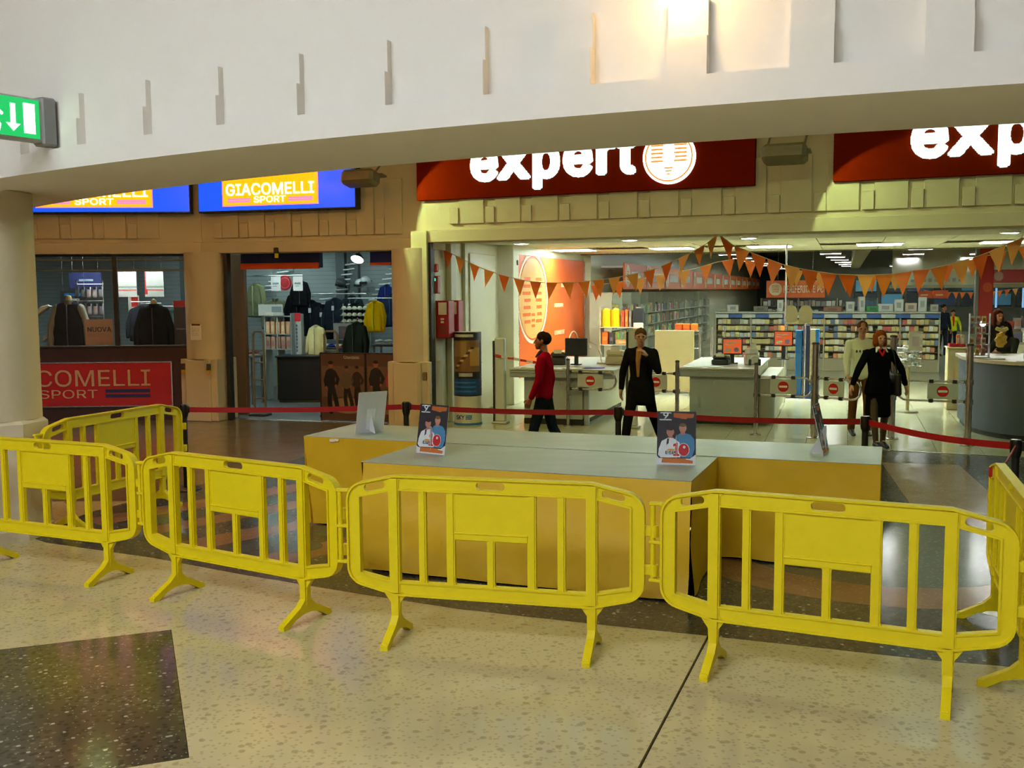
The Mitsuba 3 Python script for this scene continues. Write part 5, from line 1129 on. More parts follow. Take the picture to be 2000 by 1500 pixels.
# beyond: white display cabinet, child, red pillar, televisions, bulkheads
t = thing('cream_cabinet', 'tall cream cabinet with a red tray on top, left of the information desk', 'cabinet'); g = IN.sub(8.55, 4.7, 0)
obj('body', bx(-.17, .15, 0, .5, 0, 1.16, .012), 'satin', t, color=(206, 186, 140), fr=g); obj('corner_post', bx(.15, .20, -.02, .5, 0, 1.2, .006), 'satin', t, color=(96, 88, 70), fr=g)
obj('blue_label', bx(.02, .11, -.004, 0, .30, .52), 'satin', t, color=(70, 120, 190), fr=g); obj('orange_strip', bx(-.06, -.03, -.004, 0, .1, .8), 'satin', t, color=(220, 170, 110), fr=g); obj('top', bx(-.19, .2, -.03, .52, 1.16, 1.19, .006), 'satin', t, color=(220, 200, 150), fr=g)
t = thing('red_tray', 'red tray with small packs on the cream cabinet', 'tray'); obj('tray', cat(bx(-.14, .14, .05, .35, 1.19, 1.205), bx(-.14, .14, .05, .06, 1.19, 1.25), bx(-.14, .14, .34, .35, 1.19, 1.25), bx(-.14, -.13, .05, .35, 1.19, 1.25), bx(.13, .14, .05, .35, 1.19, 1.25)), 'satin', t, color=(170, 26, 26), fr=g)
obj('divider', bx(-.005, .005, .06, .34, 1.2, 1.24), 'satin', t, color=(190, 40, 36), fr=g)
for i in range(2):
    k = thing('tray_pack', ('orange pack standing in the red tray', 'pale pack standing in the red tray')[i], 'pack'); obj('box', bx(-.02 + i * .08, .04 + i * .08, .1, .16, 1.206, 1.42, .004), 'satin', k, color=((226, 130, 50), (206, 170, 150))[i], fr=g); obj('label', bx(-.01 + i * .08, .03 + i * .08, .097, .1, 1.26, 1.36), 'satin', k, color=(240, 220, 200), fr=g)
p = IN.pt(10.2, 23.6)
human('young person in a yellow-green jacket over a red shirt, far down the aisle', p[0], p[1], 170, 1.50, [(-1, 4, 4), (1, -4, 6)], [(1, (.35, .1, -1), (.1, .3, -1), .6), (-1, (-.35, .1, -1), (-.1, .3, -1), .6)],
      dict(skin=(206, 140, 90), hair=(30, 20, 14), top=(196, 204, 40), bottom=(26, 22, 28), shoes=(60, 20, 20), open_front=(186, 30, 26)))
p = IN.pt(9.7, 21.5)
human('distant shopper in dark clothes left of the person in yellow-green', p[0], p[1], 200, 1.72, [(-1, 4, 4), (1, -4, 6)], [(1, (.2, .1, -1), (.0, .3, -1), .6), (-1, (-.2, .1, -1), (-.0, .3, -1), .6)],
      dict(skin=(190, 128, 96), hair=(28, 20, 16), top=(26, 28, 36), bottom=(30, 30, 40), shoes=(20, 20, 20)))
t = thing('red_pillar', 'red square pillar with an orange emblem behind the information desk', 'pillar'); g = IN.sub(10.56, 18, 0)
obj('shaft', bx(-.20, .20, -.2, .2, 0, 4.6, .01), 'satin', t, color=(206, 46, 14), fr=g); obj('emblem', vert(ell(.04, 2.32, .13, .15), .004, -.2), 'satin', t, color=(232, 100, 40), fr=g); obj('grey_edge', bx(-.29, -.20, -.2, .2, 0, 4.6, .006), 'satin', t, color=(150, 138, 116), fr=g)
t = thing('red_pillar', 'red pillar cut off by the right edge of the photo', 'pillar'); g = IN.sub(11.95, 18.2, 0)
obj('shaft', bx(-.22, .22, -.22, .22, 0, 4.6, .01), 'satin', t, color=(190, 34, 12), fr=g); obj('plinth', bx(-.26, .26, -.26, .26, 0, .15, .01), 'satin', t, color=(120, 40, 24), fr=g)
t = thing('dark_banner', 'dark red hanging banner between the two red pillars', 'banner'); g = IN.sub(12.25, 26, 0)
obj('board', bx(-.6, .6, -.03, .03, 2.5, 2.98, .006), 'satin', t, color=(140, 28, 12), fr=g); obj('logo_disc', vert(ell(-.3, 2.74, .16, .18), .004, -.03), 'satin', t, color=(150, 110, 80), fr=g)
for s in (-.5, .5): obj('wire', cyl(s, 0, 2.98, 4.6, .006, 6), 'steel', t, fr=g)
t = thing('orange_tray_sign', 'small orange double sign above the far aisle', 'sign'); g = IN.sub(9.2, 20, 0)
obj('board', bx(-.40, .02, -.02, .02, 1.98, 2.22, .005), 'satin', t, color=(222, 84, 26), fr=g); obj('board', bx(.04, .50, -.02, .02, 1.98, 2.24, .005), 'satin', t, color=(226, 88, 28), fr=g)
for s in (-.25, .2): obj('lettering', vert(sbox(s - .08, 2.06, s + .14, 2.12), .004, -.02), 'satin', t, color=(246, 190, 140), fr=g)
for s in (-.3, .4): obj('wire', cyl(s, 0, 2.2, 4.6, .005, 6), 'steel', t, fr=g)
bh = struct('wall_inner', bx(8.3, 13.5, 28, 28.4, 2.32, 4.6), 'satin', color=(196, 186, 148), fr=IN, label='cream bulkhead with raised grey letters over the far aisle')
obj('ledge', bx(8.2, 13.5, 27.9, 28.1, 2.32, 2.45, .01), 'satin', bh, color=(170, 160, 120), fr=IN)
obj('lettering', mv(wallz(text_fit('xxxx', .001, .001, .001)), 9, 27.9, 2.5) if False else cat([bx(9.0 + k * .22, 9.12 + k * .22, 27.97, 28.0, 2.56, 2.66 + .05 * (k % 2)) for k in range(9)]), 'satin', bh, color=(150, 146, 130), fr=IN)
struct('wall_inner', bx(3.4, 24, 44, 44.3, 0, 4.6), 'matte', color=(74, 70, 62), fr=IN, label='dark rear wall with televisions')
for i in range(18):
    s, z = 7.6 + (i % 9) * 1.35, 1.35 + (i // 9) * .78
    t = thing('television', ORD[i % 9] + ' dark television from the left on the rear wall, ' + ('upper row' if i > 8 else 'lower row'), 'television', 'televisions on the rear wall, ' + ('upper row' if i > 8 else 'lower row')); g = IN.sub(s, 43.9, 0)
    obj('housing', bx(-.58, .58, 0, .09, z, z + .70, .01), 'satin', t, color=(16, 16, 18), fr=g); obj('screen', bx(-.54, .54, -.003, 0, z + .05, z + .66), 'gloss', t, color=[(14, 18, 30), (30, 44, 70), (18, 20, 24), (90, 150, 190)][(i * 7) % 4], fr=g)
for i, s in enumerate((12.4, 13.4)):
    t = thing('neon_tube', ('left vertical blue light tube at the far right of the shop', 'right vertical blue light tube at the far right of the shop')[i], 'light'); p = IN.pt(s, 30)
    obj('tube', cyl(p[0], p[1], 1.5, 2.3, .04, 10), 'satin', t, color=(120, 170, 220), emit=(.18, .36, .6), weight=.01); obj('socket', cyl(p[0], p[1], 0, 1.5, .05, 10), 'satin', t, color=(40, 40, 44))
# low displays of goods between the central unit and the rear wall, right of the aisle
for i, (s, q, w, h, c) in enumerate(((11.2, 12, 1.6, 1.25, (206, 190, 150)), (12.6, 14.5, 1.8, 1.3, (190, 180, 140)), (11.4, 20, 1.4, 1.3, (196, 180, 140)), (6.5, 26, 3.0, 1.35, (170, 160, 130)), (13.2, 9.5, 1.6, 1.45, (200, 190, 150)), (11.6, 7.5, 1.3, 1.35, (206, 196, 160)))):
    t = thing('display_island', ('low island display right of the aisle', 'second low island display right of the aisle', 'island display beside the red pillar', 'wide island display before the television wall', 'island display near the right pillar', 'island display behind the information desk')[i], 'display'); g = IN.sub(s, q, 0)
    obj('base', bx(-w / 2, w / 2, 0, .8, 0, h - .35, .01), 'satin', t, color=c, fr=g); obj('top', bx(-w / 2 - .03, w / 2 + .03, -.03, .83, h - .35, h - .31, .006), 'satin', t, color=tuple(int(x * .8) for x in c), fr=g)
    x = -w / 2 + .1
    while x < w / 2 - .1:
        ww = rnd.uniform(.14, .3); item('boxed_appliance', IN, s + x + ww / 2, q + .1, h - .309, ww - .02, .25, rnd.uniform(.18, .42), [(226, 220, 196), (232, 170, 60), (200, 80, 40), (90, 80, 70), (120, 150, 180), (238, 232, 214)][rnd.randrange(6)], 'boxed appliance on the island displays right of the aisle', 'box', 'boxed appliances on the island displays'); x += ww

# ------------------------------------------------------------------ sports shop: shell
p_ = lambda fr, s, q: tuple(fr.pt(s, q)[:2])
room = Polygon([p_(G1, -5, .1), p_(G1, 3.35, .1), p_(G2, .0, .1), p_(G2, 4.0, .1), p_(G2, 3.55, .5), p_(G2, 3.55, 6.6), p_(G2, -8, 6.6)]).buffer(0)
flG = struct('floor', ext(room, .03).apply_translation([0, 0, -.03]), 'satin', color=(74, 78, 76), label='dark grey floor of the sports shop')
obj('threshold_strip', bx(.5, 3.5, .10, .22, -.005, .008, .003), 'steel', flG, fr=G2)
wr = struct('wall_rear', bx(-8, 3.7, 6.2, 6.4, 0, 3.5), 'slatwall', fr=G2, label='grey slatted rear wall of the sports shop')
for s in (-4.6, -.35, .0, 2.0): obj('wall_column', bx(s, s + .22, 6.05, 6.2, 0, 3.5, .01), 'satin', wr, color=(86, 96, 96), fr=G2)
struct('wall_side', bx(3.45, 3.6, .5, 6.3, 0, 3.5), 'slatwall', fr=G2)
struct('wall_side', bx(-8, -7.9, -1, 6.3, 0, 3.5), 'slatwall', fr=G2)
struct('ceiling', mv(ext(room, .05), z=3.46), 'matte', color=(40, 40, 44))
struct('trim', bx(.45, 2.02, .45, .60, 2.74, 3.46), 'satin', color=(20, 30, 90), fr=G2)
solo('orange_stripe_board', bx(.45, 2.02, .42, .46, 2.72, 2.83, .004), 'satin', 'orange stripe board under the blue band inside the sports shop doorway', 'board', color=(226, 84, 22), fr=G2)
solo('blue_band', bx(3.02, 3.5, .42, .55, 2.80, 3.0, .004), 'satin', 'blue band with an orange edge at the right end of the doorway ceiling', 'board', color=(24, 40, 130), fr=G2)
solo('orange_edge', bx(3.02, 3.5, .40, .43, 2.76, 2.81, .004), 'satin', 'thin orange edge strip right of the spot lamp', 'board', color=(214, 80, 26), fr=G2)
struct('wall_inner', bx(-.62, .32, .75, .85, 0, 3.0), 'satin', color=(120, 88, 58), fr=G2, label='brown partition behind the pillar of the sports shop')
for i, (fr_, s, q, ln, k) in enumerate(((G1, 1.6, 1.15, 1.0, 5.0), (G2, .6, 4.6, .6, 1.0), (G2, 2.2, 5.0, .6, 1.0), (G2, -1.5, 5.2, .6, 1.1), (G2, -3.9, 4.8, .6, 1.1), (G2, .3, 1.9, .6, 4.0))):  # lamps added to light posters and stock, kept out of view
    t = thing('added_shop_light', ('long lamp above the sports shop window', 'panel lamp above the black jackets', 'panel lamp at the right of the sports shop', 'panel lamp above the olive jacket', 'panel lamp behind the window bars', 'panel lamp just inside the doorway')[i] + ', added unseen behind the lintel', 'ceiling light', 'added ceiling lights of the sports shop')
    obj('frame', bx(s - ln - .05, s + ln + .05, q - .2, q + .2, 3.43, 3.455), 'satin', t, color=(150, 150, 150), fr=fr_); obj('lamp', bx(s - ln, s + ln, q - .15, q + .15, 3.41, 3.43), 'satin', t, color=(240, 245, 250), fr=fr_, emit=[c * k for c in L_SPORT], weight=.8)
t = thing('spot_lamp', 'bright round spot lamp hanging at the top right of the sports shop doorway', 'lamp'); g = G2.sub(2.82, .35, 0, 2.9)
obj('gear_box', bx(-.09, .09, -.05, .07, .12, .24, .012), 'satin', t, color=(190, 196, 196), fr=g); obj('yoke', tube([(0, 0, .12), (0, 0, .06)], .012, 8), 'steel', t, fr=g)
hd = rot(lathe([(.05, .06), (.11, -.02), (.125, -.05), (.118, -.05), (.10, -.015), (0, .0)], 24), -38, (1, 0, 0)); obj('reflector', hd, 'satin', t, color=(70, 74, 76), fr=g, smooth=40)
obj('bulb', rot(lathe([(0, -.046), (.112, -.046), (.112, -.040), (0, -.040)], 24), -38, (1, 0, 0)), 'satin', t, color=(255, 255, 250), fr=g, emit=(9, 8.6, 7.6), weight=.25)

# window: brown parapet with the red panel, glazing bars, panes
pw = struct('wall_parapet', bx(-3.8, 3.25, .0, .12, 0, 1.33), 'satin', color=(56, 26, 18), fr=G1, label='dark brown parapet under the sports shop window')
obj('sill', bx(-3.8, 3.25, -.03, .2, 1.33, 1.36, .006), 'satin', pw, color=(60, 44, 34), fr=G1)
wn = struct('window', bx(-3.8, 3.25, .04, .10, 2.96, 3.02, .006), 'satin', color=(30, 30, 32), fr=G1, label='sports shop window with thin dark bars')
for z in (2.90, 2.71): obj('transom', bx(-3.8, 3.25, .05, .08, z - .018, z + .018, .005), 'satin', wn, color=(96, 104, 104), fr=G1)
obj('mullion', bx(1.84, 1.92, .04, .10, 1.36, 3.0, .006), 'satin', wn, color=(40, 36, 36), fr=G1)
for a, b in ((-3.8, 1.84), (1.92, 3.25)):
    for z0, z1 in ((1.36, 2.69), (2.73, 2.88), (2.92, 2.96)): obj('pane', bx(a, b, .062, .066, z0, z1), 'glass', wn, fr=G1)
t = thing('sign_panel', 'red panel with cream letters GIACOMELLI SPORT and blue stripes under the window', 'sign')
obj('panel', bx(-.55, 2.84, -.035, -.003, .27, 1.06, .004), 'satin', t, color=(186, 22, 22), fr=G1, label='red panel')
for a in ((-.57, 2.86, 1.05, 1.075), (-.57, 2.86, .255, .28)): obj('chrome_edge', bx(a[0], a[1], -.045, -.0, a[2], a[3], .004), 'chrome', t, fr=G1)
obj('chrome_edge', bx(2.83, 2.86, -.045, 0, .26, 1.07, .004), 'chrome', t, fr=G1)
obj('lettering', mv(wallz(text_fit('GIACOMELLI', 2.86, .29, .006, False)), -.40, -.035, .635), 'satin', t, color=(206, 176, 140), fr=G1, label='cream letters GIACOMELLI')
obj('lettering', mv(wallz(text_fit('SPORT', 1.02, .15, .006, False)), .50, -.035, .42), 'satin', t, color=(206, 176, 140), fr=G1, label='cream letters SPORT')
for a, b in ((1.66, 2.45), (-.38, .40)):
    for z in (.425, .515): obj('stripe', bx(a, b, -.041, -.034, z, z + .06), 'satin', t, color=(34, 34, 92), fr=G1, label='navy stripe')

# ------------------------------------------------------------------ clothes and displays of the sports shop
def garment(fr, s, q, z, yaw, sc, c, lab, cat_='jacket', c2=None, stand=False, hang=True, group=None, tag=False):
    """jacket on a hanger or a bust: z = shoulder height"""
    t = thing('jacket', lab, cat_, group); g = fr.sub(s, q, yaw, z)
    def out(m): m = m.copy(); m.apply_scale(sc); return m
    tor = [hull((( -.16, 0, 0), .05), ((.16, 0, 0), .05), ((0, 0, .06), .06), ((-.17, 0, -.30), (.06, .10, .05)), ((.17, 0, -.30), (.06, .10, .05))), hull(((-.17, 0, -.30), (.06, .10, .05)), ((.17, 0, -.30), (.06, .10, .05)), ((-.17, 0, -.62), (.07, .10, .03)), ((.17, 0, -.62), (.07, .10, .03)))]
    m = solid(tor, .03, 4); m.vertices += m.vertex_normals * ((meshkit.fbm(m.vertices * 7 + s, 3, 2) - .5) * .05)[:, None]
    obj('body', out(m), 'matte', t, color=c, fr=g, smooth=True)
    for sd in (-1, 1):
        a = solid([hull(((sd * .17, 0, -.01), .062), ((sd * .26, -.02, -.28), .058)), hull(((sd * .26, -.02, -.28), .058), ((sd * .27, -.06, -.55), .045))], .03, 3)
        obj('sleeve', out(a), 'matte', t, color=c2 or c, fr=g, smooth=True)
    obj('collar', out(lathe([(.075, .04), (.07, .10), (.062, .10), (.062, .04)], 16)), 'matte', t, color=tuple(int(x * .8) for x in (c2 or c)), fr=g, smooth=40)
    obj('zip', out(bx(-.006, .006, -.125, -.10, -.6, .04)), 'satin', t, color=tuple(min(255, int(x * 1.5) + 20) for x in c), fr=g)
    if tag: obj('price_tag', out(bx(-.03, .03, -.14, -.135, -.16, -.06)), 'matte', t, color=(236, 238, 236), fr=g)
    if hang: obj('hanger', out(tube([(0, 0, .08), (0, 0, .16), (.03, 0, .19), (.05, 0, .16)], .006, 6)), 'steel', t, fr=g)
    if stand:
        obj('bust_neck', out(lathe([(0, .0), (.055, .0), (.05, .12), (.035, .17), (0, .18)], 16)), 'satin', t, color=(170, 160, 120), fr=g, smooth=40)
        obj('stand', tube([(0, 0, -.62 * sc), (0, 0, -z)], .018, 8), 'steel', t, fr=g); obj('stand_foot', mv(lathe([(0, 0), (.16, 0), (.15, .02), (0, .03)], 20), 0, 0, -z), 'steel', t, fr=g)
    return t
garment(G1, .78, .8, 2.05, 0, 1.25, (26, 26, 32), 'grey and black jacket on a bust in the left half of the window', c2=(126, 122, 112), stand=True, hang=False)
garment(G1, 2.35, .75, 1.98, 0, 1.2, (16, 16, 18), 'black jacket with pale shoulder stripes on a bust in the right half of the window', stand=True, hang=False)
for sg in (-1, 1): solo('shoulder_stripe', rot(bx(-.13, .13, -.012, .012, -.03, .03, .01), sg * 35, (0, 1, 0)).apply_translation([2.35 + sg * .14, .60, 1.86]), 'matte', 'pale stripe on the ' + ('right' if sg > 0 else 'left') + ' shoulder of the black jacket', 'stripe', color=(176, 160, 130), fr=G1) if False else None
def card(fr, s, q, z, w, h, c, lab, cat_='poster', extra=(), yaw=0, wires=0, name='poster'):
    t = thing(name, lab, cat_); g = fr.sub(s, q, yaw)
    obj('sheet', bx(-w / 2, w / 2, 0, .006, z, z + h), 'satin', t, color=c, fr=g)
    for nm, a, b, e, f_, col in extra: obj(nm, bx(-w / 2 + a * w, -w / 2 + b * w, -.003, 0, z + e * h, z + f_ * h), 'satin', t, color=col, fr=g)
    if wires:
        for a in (-.4, .4): obj('wire', cyl(a * w, .003, z + h, wires, .003, 5), 'steel', t, fr=g)
    return t, g
STR = [('red_edge', 0, .06, .1, 1, (190, 40, 40)), ('grey_line', .04, 1, .36, .43, (150, 160, 150)), ('red_line', .12, .98, .24, .30, (226, 120, 110)), ('red_mark', 0, .14, .1, .3, (200, 40, 40))]
card(G1, 1.585, 1.6, 2.23, .42, .49, (214, 226, 214), 'white hanging poster with red lines, left of the two in the window', extra=STR, wires=3.44)
card(G1, 2.13, 1.6, 2.23, .36, .49, (196, 204, 196), 'white hanging poster with red lines, right of the two in the window', extra=STR, wires=3.44)
t, g = card(G1, 1.44, .42, 1.36, .50, .47, (186, 150, 132), 'beige NUOVA COLLEZIONE board standing on the window sill', 'sign', name='display_board')
obj('lettering', mv(wallz(text_fit('NUOVA', .43, .085, .003)), -.21, 0, 1.60), 'satin', t, color=(40, 30, 30), fr=g, label='black letters NUOVA'); obj('lettering', mv(wallz(text_fit('COLLEZIONE', .40, .045, .003, False)), -.20, 0, 1.52), 'satin', t, color=(150, 112, 104), fr=g, label='pale letters COLLEZIONE')
obj('strut', bx(-.03, .03, .006, .16, 1.36, 1.38), 'matte', t, color=(170, 140, 120), fr=g)
card(G1, .68, 2.0, 2.40, .62, .32, (22, 28, 74), 'navy poster with a pale script line behind the window bars, left', extra=[('script_line', .3, .75, .45, .58, (150, 160, 190))], wires=3.44)
card(G1, .62, 1.5, 2.12, .50, .24, (14, 16, 20), 'black sign with a blue swoosh and white lettering behind the grey jacket', 'sign', extra=[('blue_shape', .15, .85, .55, .80, (30, 130, 210)), ('white_text', .35, .72, .18, .36, (206, 214, 220))], wires=3.44)
card(G1, 1.42, 2.6, 1.92, .22, .34, (196, 190, 170), 'small white and red notice behind the white socks', 'notice', extra=[('red_shape', .3, .9, .3, .9, (190, 40, 34))])
card(G1, 2.95, .5, 1.36, .34, .80, (30, 24, 30), 'dark board with a red header at the right end of the window', 'sign', extra=[('red_header', 0, 1, .85, 1, (150, 20, 24)), ('grey_line', .1, .95, .33, .36, (90, 80, 80))], name='display_board')
# sock rack in the window
t = thing('sock_rack', 'wire rack holding rows of white and dark socks in the window', 'rack'); g = G1.sub(.98, 1.25, 0)
for s in (-.22, .26): obj('upright', cyl(s, .06, 0, 2.55, .012, 8), 'steel', t, fr=g)
for z in (2.48, 2.16, 1.86): obj('rail', tube([(-.24, .06, z), (.28, .06, z)], .01, 6), 'steel', t, fr=g)
for r, z in enumerate((2.46, 2.14, 1.84)):
    for k in range(5):
        c = [(60, 60, 66), (96, 96, 104), (206, 200, 216), (216, 210, 226), (150, 146, 160)][k] if r < 2 else [(130, 30, 40), (190, 40, 60), (176, 30, 50), (200, 196, 200), (60, 40, 44)][k]
        kx = thing('sock_pair', 'pair of ' + (['charcoal', 'grey', 'white', 'white', 'light grey'][k] if r < 2 else ['dark red', 'red', 'crimson', 'white', 'black'][k]) + ' socks hanging on the ' + ('top', 'middle', 'lower')[r] + ' row of the sock rack' + (', first of two' if k == 2 and r < 2 else ', second of two' if k == 3 and r < 2 else ''), 'socks', 'socks on the rack')
        x = -.20 + k * .11
        obj('sock', solid([hull(((x - .02, 0, z - .05), .022), ((x + .02, 0, z - .05), .022), ((x - .02, -.01, z - .22), .024), ((x + .02, -.01, z - .22), .024))], .03, 1), 'matte', kx, color=c, fr=g, smooth=True); obj('header_card', bx(x - .03, x + .03, -.026, -.022, z - .08, z - .02), 'matte', kx, color=(40, 44, 54), fr=g)
# dark stock behind the window
for i, (s, q, z, c, l) in enumerate(((.15, 2.2, 1.9, (34, 34, 38), 'dark jacket at the far left behind the window'), (1.62, 2.4, 1.95, (30, 30, 36), 'dark jacket behind the NUOVA board'), (1.98, 1.9, 1.92, (206, 210, 208), 'white jacket right of the window mullion'), (2.12, 2.8, 1.85, (40, 52, 48), 'dark green jacket behind the white jacket'), (2.72, 1.8, 1.96, (196, 200, 200), 'white top at the right behind the black jacket'), (2.55, 2.9, 1.7, (30, 34, 44), 'navy jacket low at the right of the window'), (-.15, 3.2, 1.6, (44, 40, 40), 'charcoal jacket low at the far left of the window'))):
    garment(G1, s, q, z, 10 * i, .95, c, l, tag=(i % 2 == 0))
    solo('hanging_rail', tube([G1.pt(s - .2, q, z + .18), G1.pt(s + .2, q, z + .18)], .01, 6), 'steel', f'short steel rail carrying the {l.split(" at ")[0].split(" behind ")[0].split(" right ")[0].split(" low ")[0]}', 'rail', 'garment rails in the window')
for i, (s, z, l) in enumerate(((.28, 1.98, 'upper white shoe on a slanted shelf at the left of the window'), (.38, 1.50, 'lower white shoe on a slanted shelf at the left of the window'))):
    t = thing('shoe_shelf', ('upper', 'lower')[i] + ' slanted pale shelf at the left of the window', 'shelf'); g = G1.sub(s, .9, 0, z)
    obj('plate', rot(bx(-.16, .16, -.08, .08, -.01, .01, .004), -35, (0, 1, 0)), 'satin', t, color=(150, 150, 136), fr=g); obj('bracket', tube([(.1, .05, .05), (.1, .3, .05)], .01, 6), 'steel', t, fr=g)
    t = thing('sports_shoe', l, 'shoe'); obj('upper', rot(solid([hull(((-.10, 0, .05), .035), ((.02, 0, .06), .04)), hull(((.02, 0, .06), .04), ((.12, 0, .035), .025))], .02, 2), -35, (0, 1, 0)), 'satin', t, color=(190, 206, 220), fr=g, smooth=True); obj('sole', rot(bx(-.14, .15, -.04, .04, .012, .03, .006), -35, (0, 1, 0)), 'satin', t, color=(230, 234, 236), fr=g)

# doorway: security frames, counter, poster displays
def sec_frame(s, q, w, yaw, lab):
    t = thing('security_antenna', lab, 'security gate', 'security frames of the sports shop'); g = G2.sub(s, q, yaw)
    obj('loop', tube([(-w / 2, 0, .02), (-w / 2, 0, 1.52), (-w / 2 + .04, 0, 1.58), (w / 2 - .04, 0, 1.58), (w / 2, 0, 1.52), (w / 2, 0, .02)], .022, 10), 'satin', t, color=(120, 116, 100), fr=g, smooth=50)
    for z in (.33, .68, 1.0, 1.22): obj('rung', tube([(-w / 2, 0, z), (w / 2, 0, z)], .014, 8), 'satin', t, color=(126, 122, 106), fr=g)
    obj('base', bx(-w / 2 - .06, w / 2 + .06, -.14, .14, 0, .05, .01), 'satin', t, color=(60, 58, 54), fr=g)
sec_frame(.60, .72, .22, 0, 'grey security frame with rungs on the left side of the doorway')
sec_frame(2.02, .85, .26, 0, 'grey security frame with rungs left of the runner posters')
t = thing('shop_counter', 'dark brown counter with a glossy top inside the sports shop doorway', 'counter'); g = G2.sub(.26, 2.95, 14)
obj('body', bx(-.46, .50, 0, .6, .06, .95, .008), 'satin', t, color=(13, 9, 8), fr=g); obj('top', bx(-.50, .54, -.04, .64, .95, .985, .006), 'gloss', t, color=(34, 38, 40), fr=g); obj('plinth', bx(-.44, .48, .02, .58, 0, .06), 'satin', t, color=(60, 52, 20), fr=g)
obj('edge_strip', bx(-.475, -.46, -.01, .02, .06, .95), 'satin', t, color=(110, 96, 30), fr=g)
t = thing('banner_stand', 'narrow white display column with vertical lettering and a red square on the counter', 'display stand'); g = G2.sub(.13, 3.2, 0, .99)
obj('column', bx(-.05, .07, 0, .12, 0, .86, .008), 'satin', t, color=(196, 200, 196), fr=g); obj('red_square', bx(-.08, .06, -.004, 0, .70, .88), 'satin', t, color=(190, 24, 34), fr=g)
obj('lettering', cat([bx(-.06, -.02, -.004, 0, .06 + i * .075, .11 + i * .075) for i in range(8)]), 'satin', t, color=(70, 76, 90), fr=g); obj('side_strip', bx(-.09, -.05, 0, .1, 0, .80, .004), 'satin', t, color=(150, 156, 160), fr=g)
garment(G2, .50, 3.3, 1.52, -12, .85, (206, 196, 140), 'cream jacket on the counter right of the white display column', hang=False)
# pastel box rack
t = thing('box_rack', 'white rack with peach and pink boxes left of the counter', 'rack'); g = G2.sub(-.42, 3.3, 0)
for s in (-.30, .0, .32): obj('upright', bx(s - .012, s + .012, 0, .3, 0, 1.86, .003), 'satin', t, color=(176, 180, 172), fr=g)
for z in (1.10, 1.42, 1.80): obj('shelf', bx(-.30, .32, 0, .3, z - .02, z, .004), 'satin', t, color=(170, 176, 172), fr=g)
for r, z in enumerate((1.10, 1.42)):
    for k in range(5):
        kx = thing('pastel_box', ('peach' if r else 'pink') + ' upright box on the ' + ('upper' if r else 'lower') + ' shelf of the white rack', 'box', 'pastel boxes on the ' + ('upper' if r else 'lower') + ' shelf of the rack'); gg = G2.sub(-.42 - .24 + k * .12, 3.32, 0, z + .001)
        obj('carton', bx(-.045, .045, 0, .2, 0, .26, .004), 'satin', kx, color=(226, 176, 130) if r else (200, 160, 140), fr=gg); obj('label', bx(-.03, .03, -.002, 0, .05, .18), 'satin', kx, color=(236, 206, 170) if r else (170, 120, 110), fr=gg)
card(G2, -.54, 3.25, 1.81, .58, .24, (206, 206, 200), 'white slanted display card on top of the white rack', 'sign', extra=[('grey_print', .55, .95, .3, .8, (130, 140, 140)), ('pale_print', .3, .6, .05, .3, (230, 220, 205))], name='display_board')
# hanging posters and the red disc
card(G2, -.26, 3.0, 2.33, .22, .30, (226, 238, 234), 'white hanging NUOVA poster in front of the red disc', extra=[('text_line', .15, .8, .45, .58, (120, 140, 140)), ('text_line', .2, .6, .3, .36, (170, 186, 186))], wires=3.44)
card(G2, .25, 3.0, 2.33, .22, .30, (222, 238, 234), 'white hanging NUOVA poster right of the red disc', extra=[('text_line', .15, .8, .45, .58, (130, 150, 150)), ('text_line', .2, .6, .3, .36, (170, 186, 186))], wires=3.44)
t = thing('red_disc', 'round red hanging disc behind the left white poster', 'sign'); g = G2.sub(-.21, 3.3, 0, 2.50); obj('disc', vert(ell(0, 0, .16, .16), .006), 'satin', t, color=(206, 36, 44), fr=g); obj('disc_ring', vert(ell(0, 0, .12, .12).difference(ell(0, 0, .1, .1)), .002, -.006), 'satin', t, color=(226, 110, 110), fr=g); obj('wire', cyl(0, 0, .17, .52, .003, 5), 'steel', t, fr=g)
# rear wall clothes
REAR = [(-2.30, 5.75, 2.42, 1.1, (112, 116, 84), 'olive jacket high on the rear wall at the left of the doorway'), (-1.72, 5.6, 2.05, 1.05, (92, 92, 70), 'camouflage green jacket under the left white poster'), (-1.18, 5.7, 2.18, 1.1, (18, 20, 22), 'black jacket under the right white poster'), (-.95, 5.4, 2.50, .8, (26, 26, 28), 'small black jacket right of the right white poster'),
        (-.72, 5.5, 2.0, 1.1, (20, 22, 26), 'black jacket with a white tag, centre of the rear wall'), (-.38, 5.4, 1.90, 1.05, (24, 26, 32), 'near-black jacket beside the wall column'), (-.02, 5.3, 2.05, 1.05, (28, 34, 40), 'slate jacket beneath the steel wall column'), (.36, 5.4, 2.1, 1.1, (26, 36, 40), 'dark teal jacket right of the wall column'),
        (.80, 4.6, 1.95, 1.0, (20, 24, 24), 'black jacket in front of the white cap rack'), (1.10, 5.7, 2.38, .8, (24, 34, 80), 'navy vest high on the rear wall at the right'), (1.35, 5.4, 2.15, 1.0, (30, 40, 60), 'navy jacket near the right end of the rear wall'), (1.55, 4.0, 2.02, .9, (226, 176, 20), 'bright yellow jacket at the right edge of the doorway'), (1.28, 3.6, 1.55, 1.1, (26, 28, 22), 'long dark coat in front of the runner poster')]
for i, (s, q, z, sc, c, l) in enumerate(REAR): garment(G2, s, q, z, (i * 37) % 40 - 20, sc, c, l, tag=(i in (4, 5, 6, 7)))
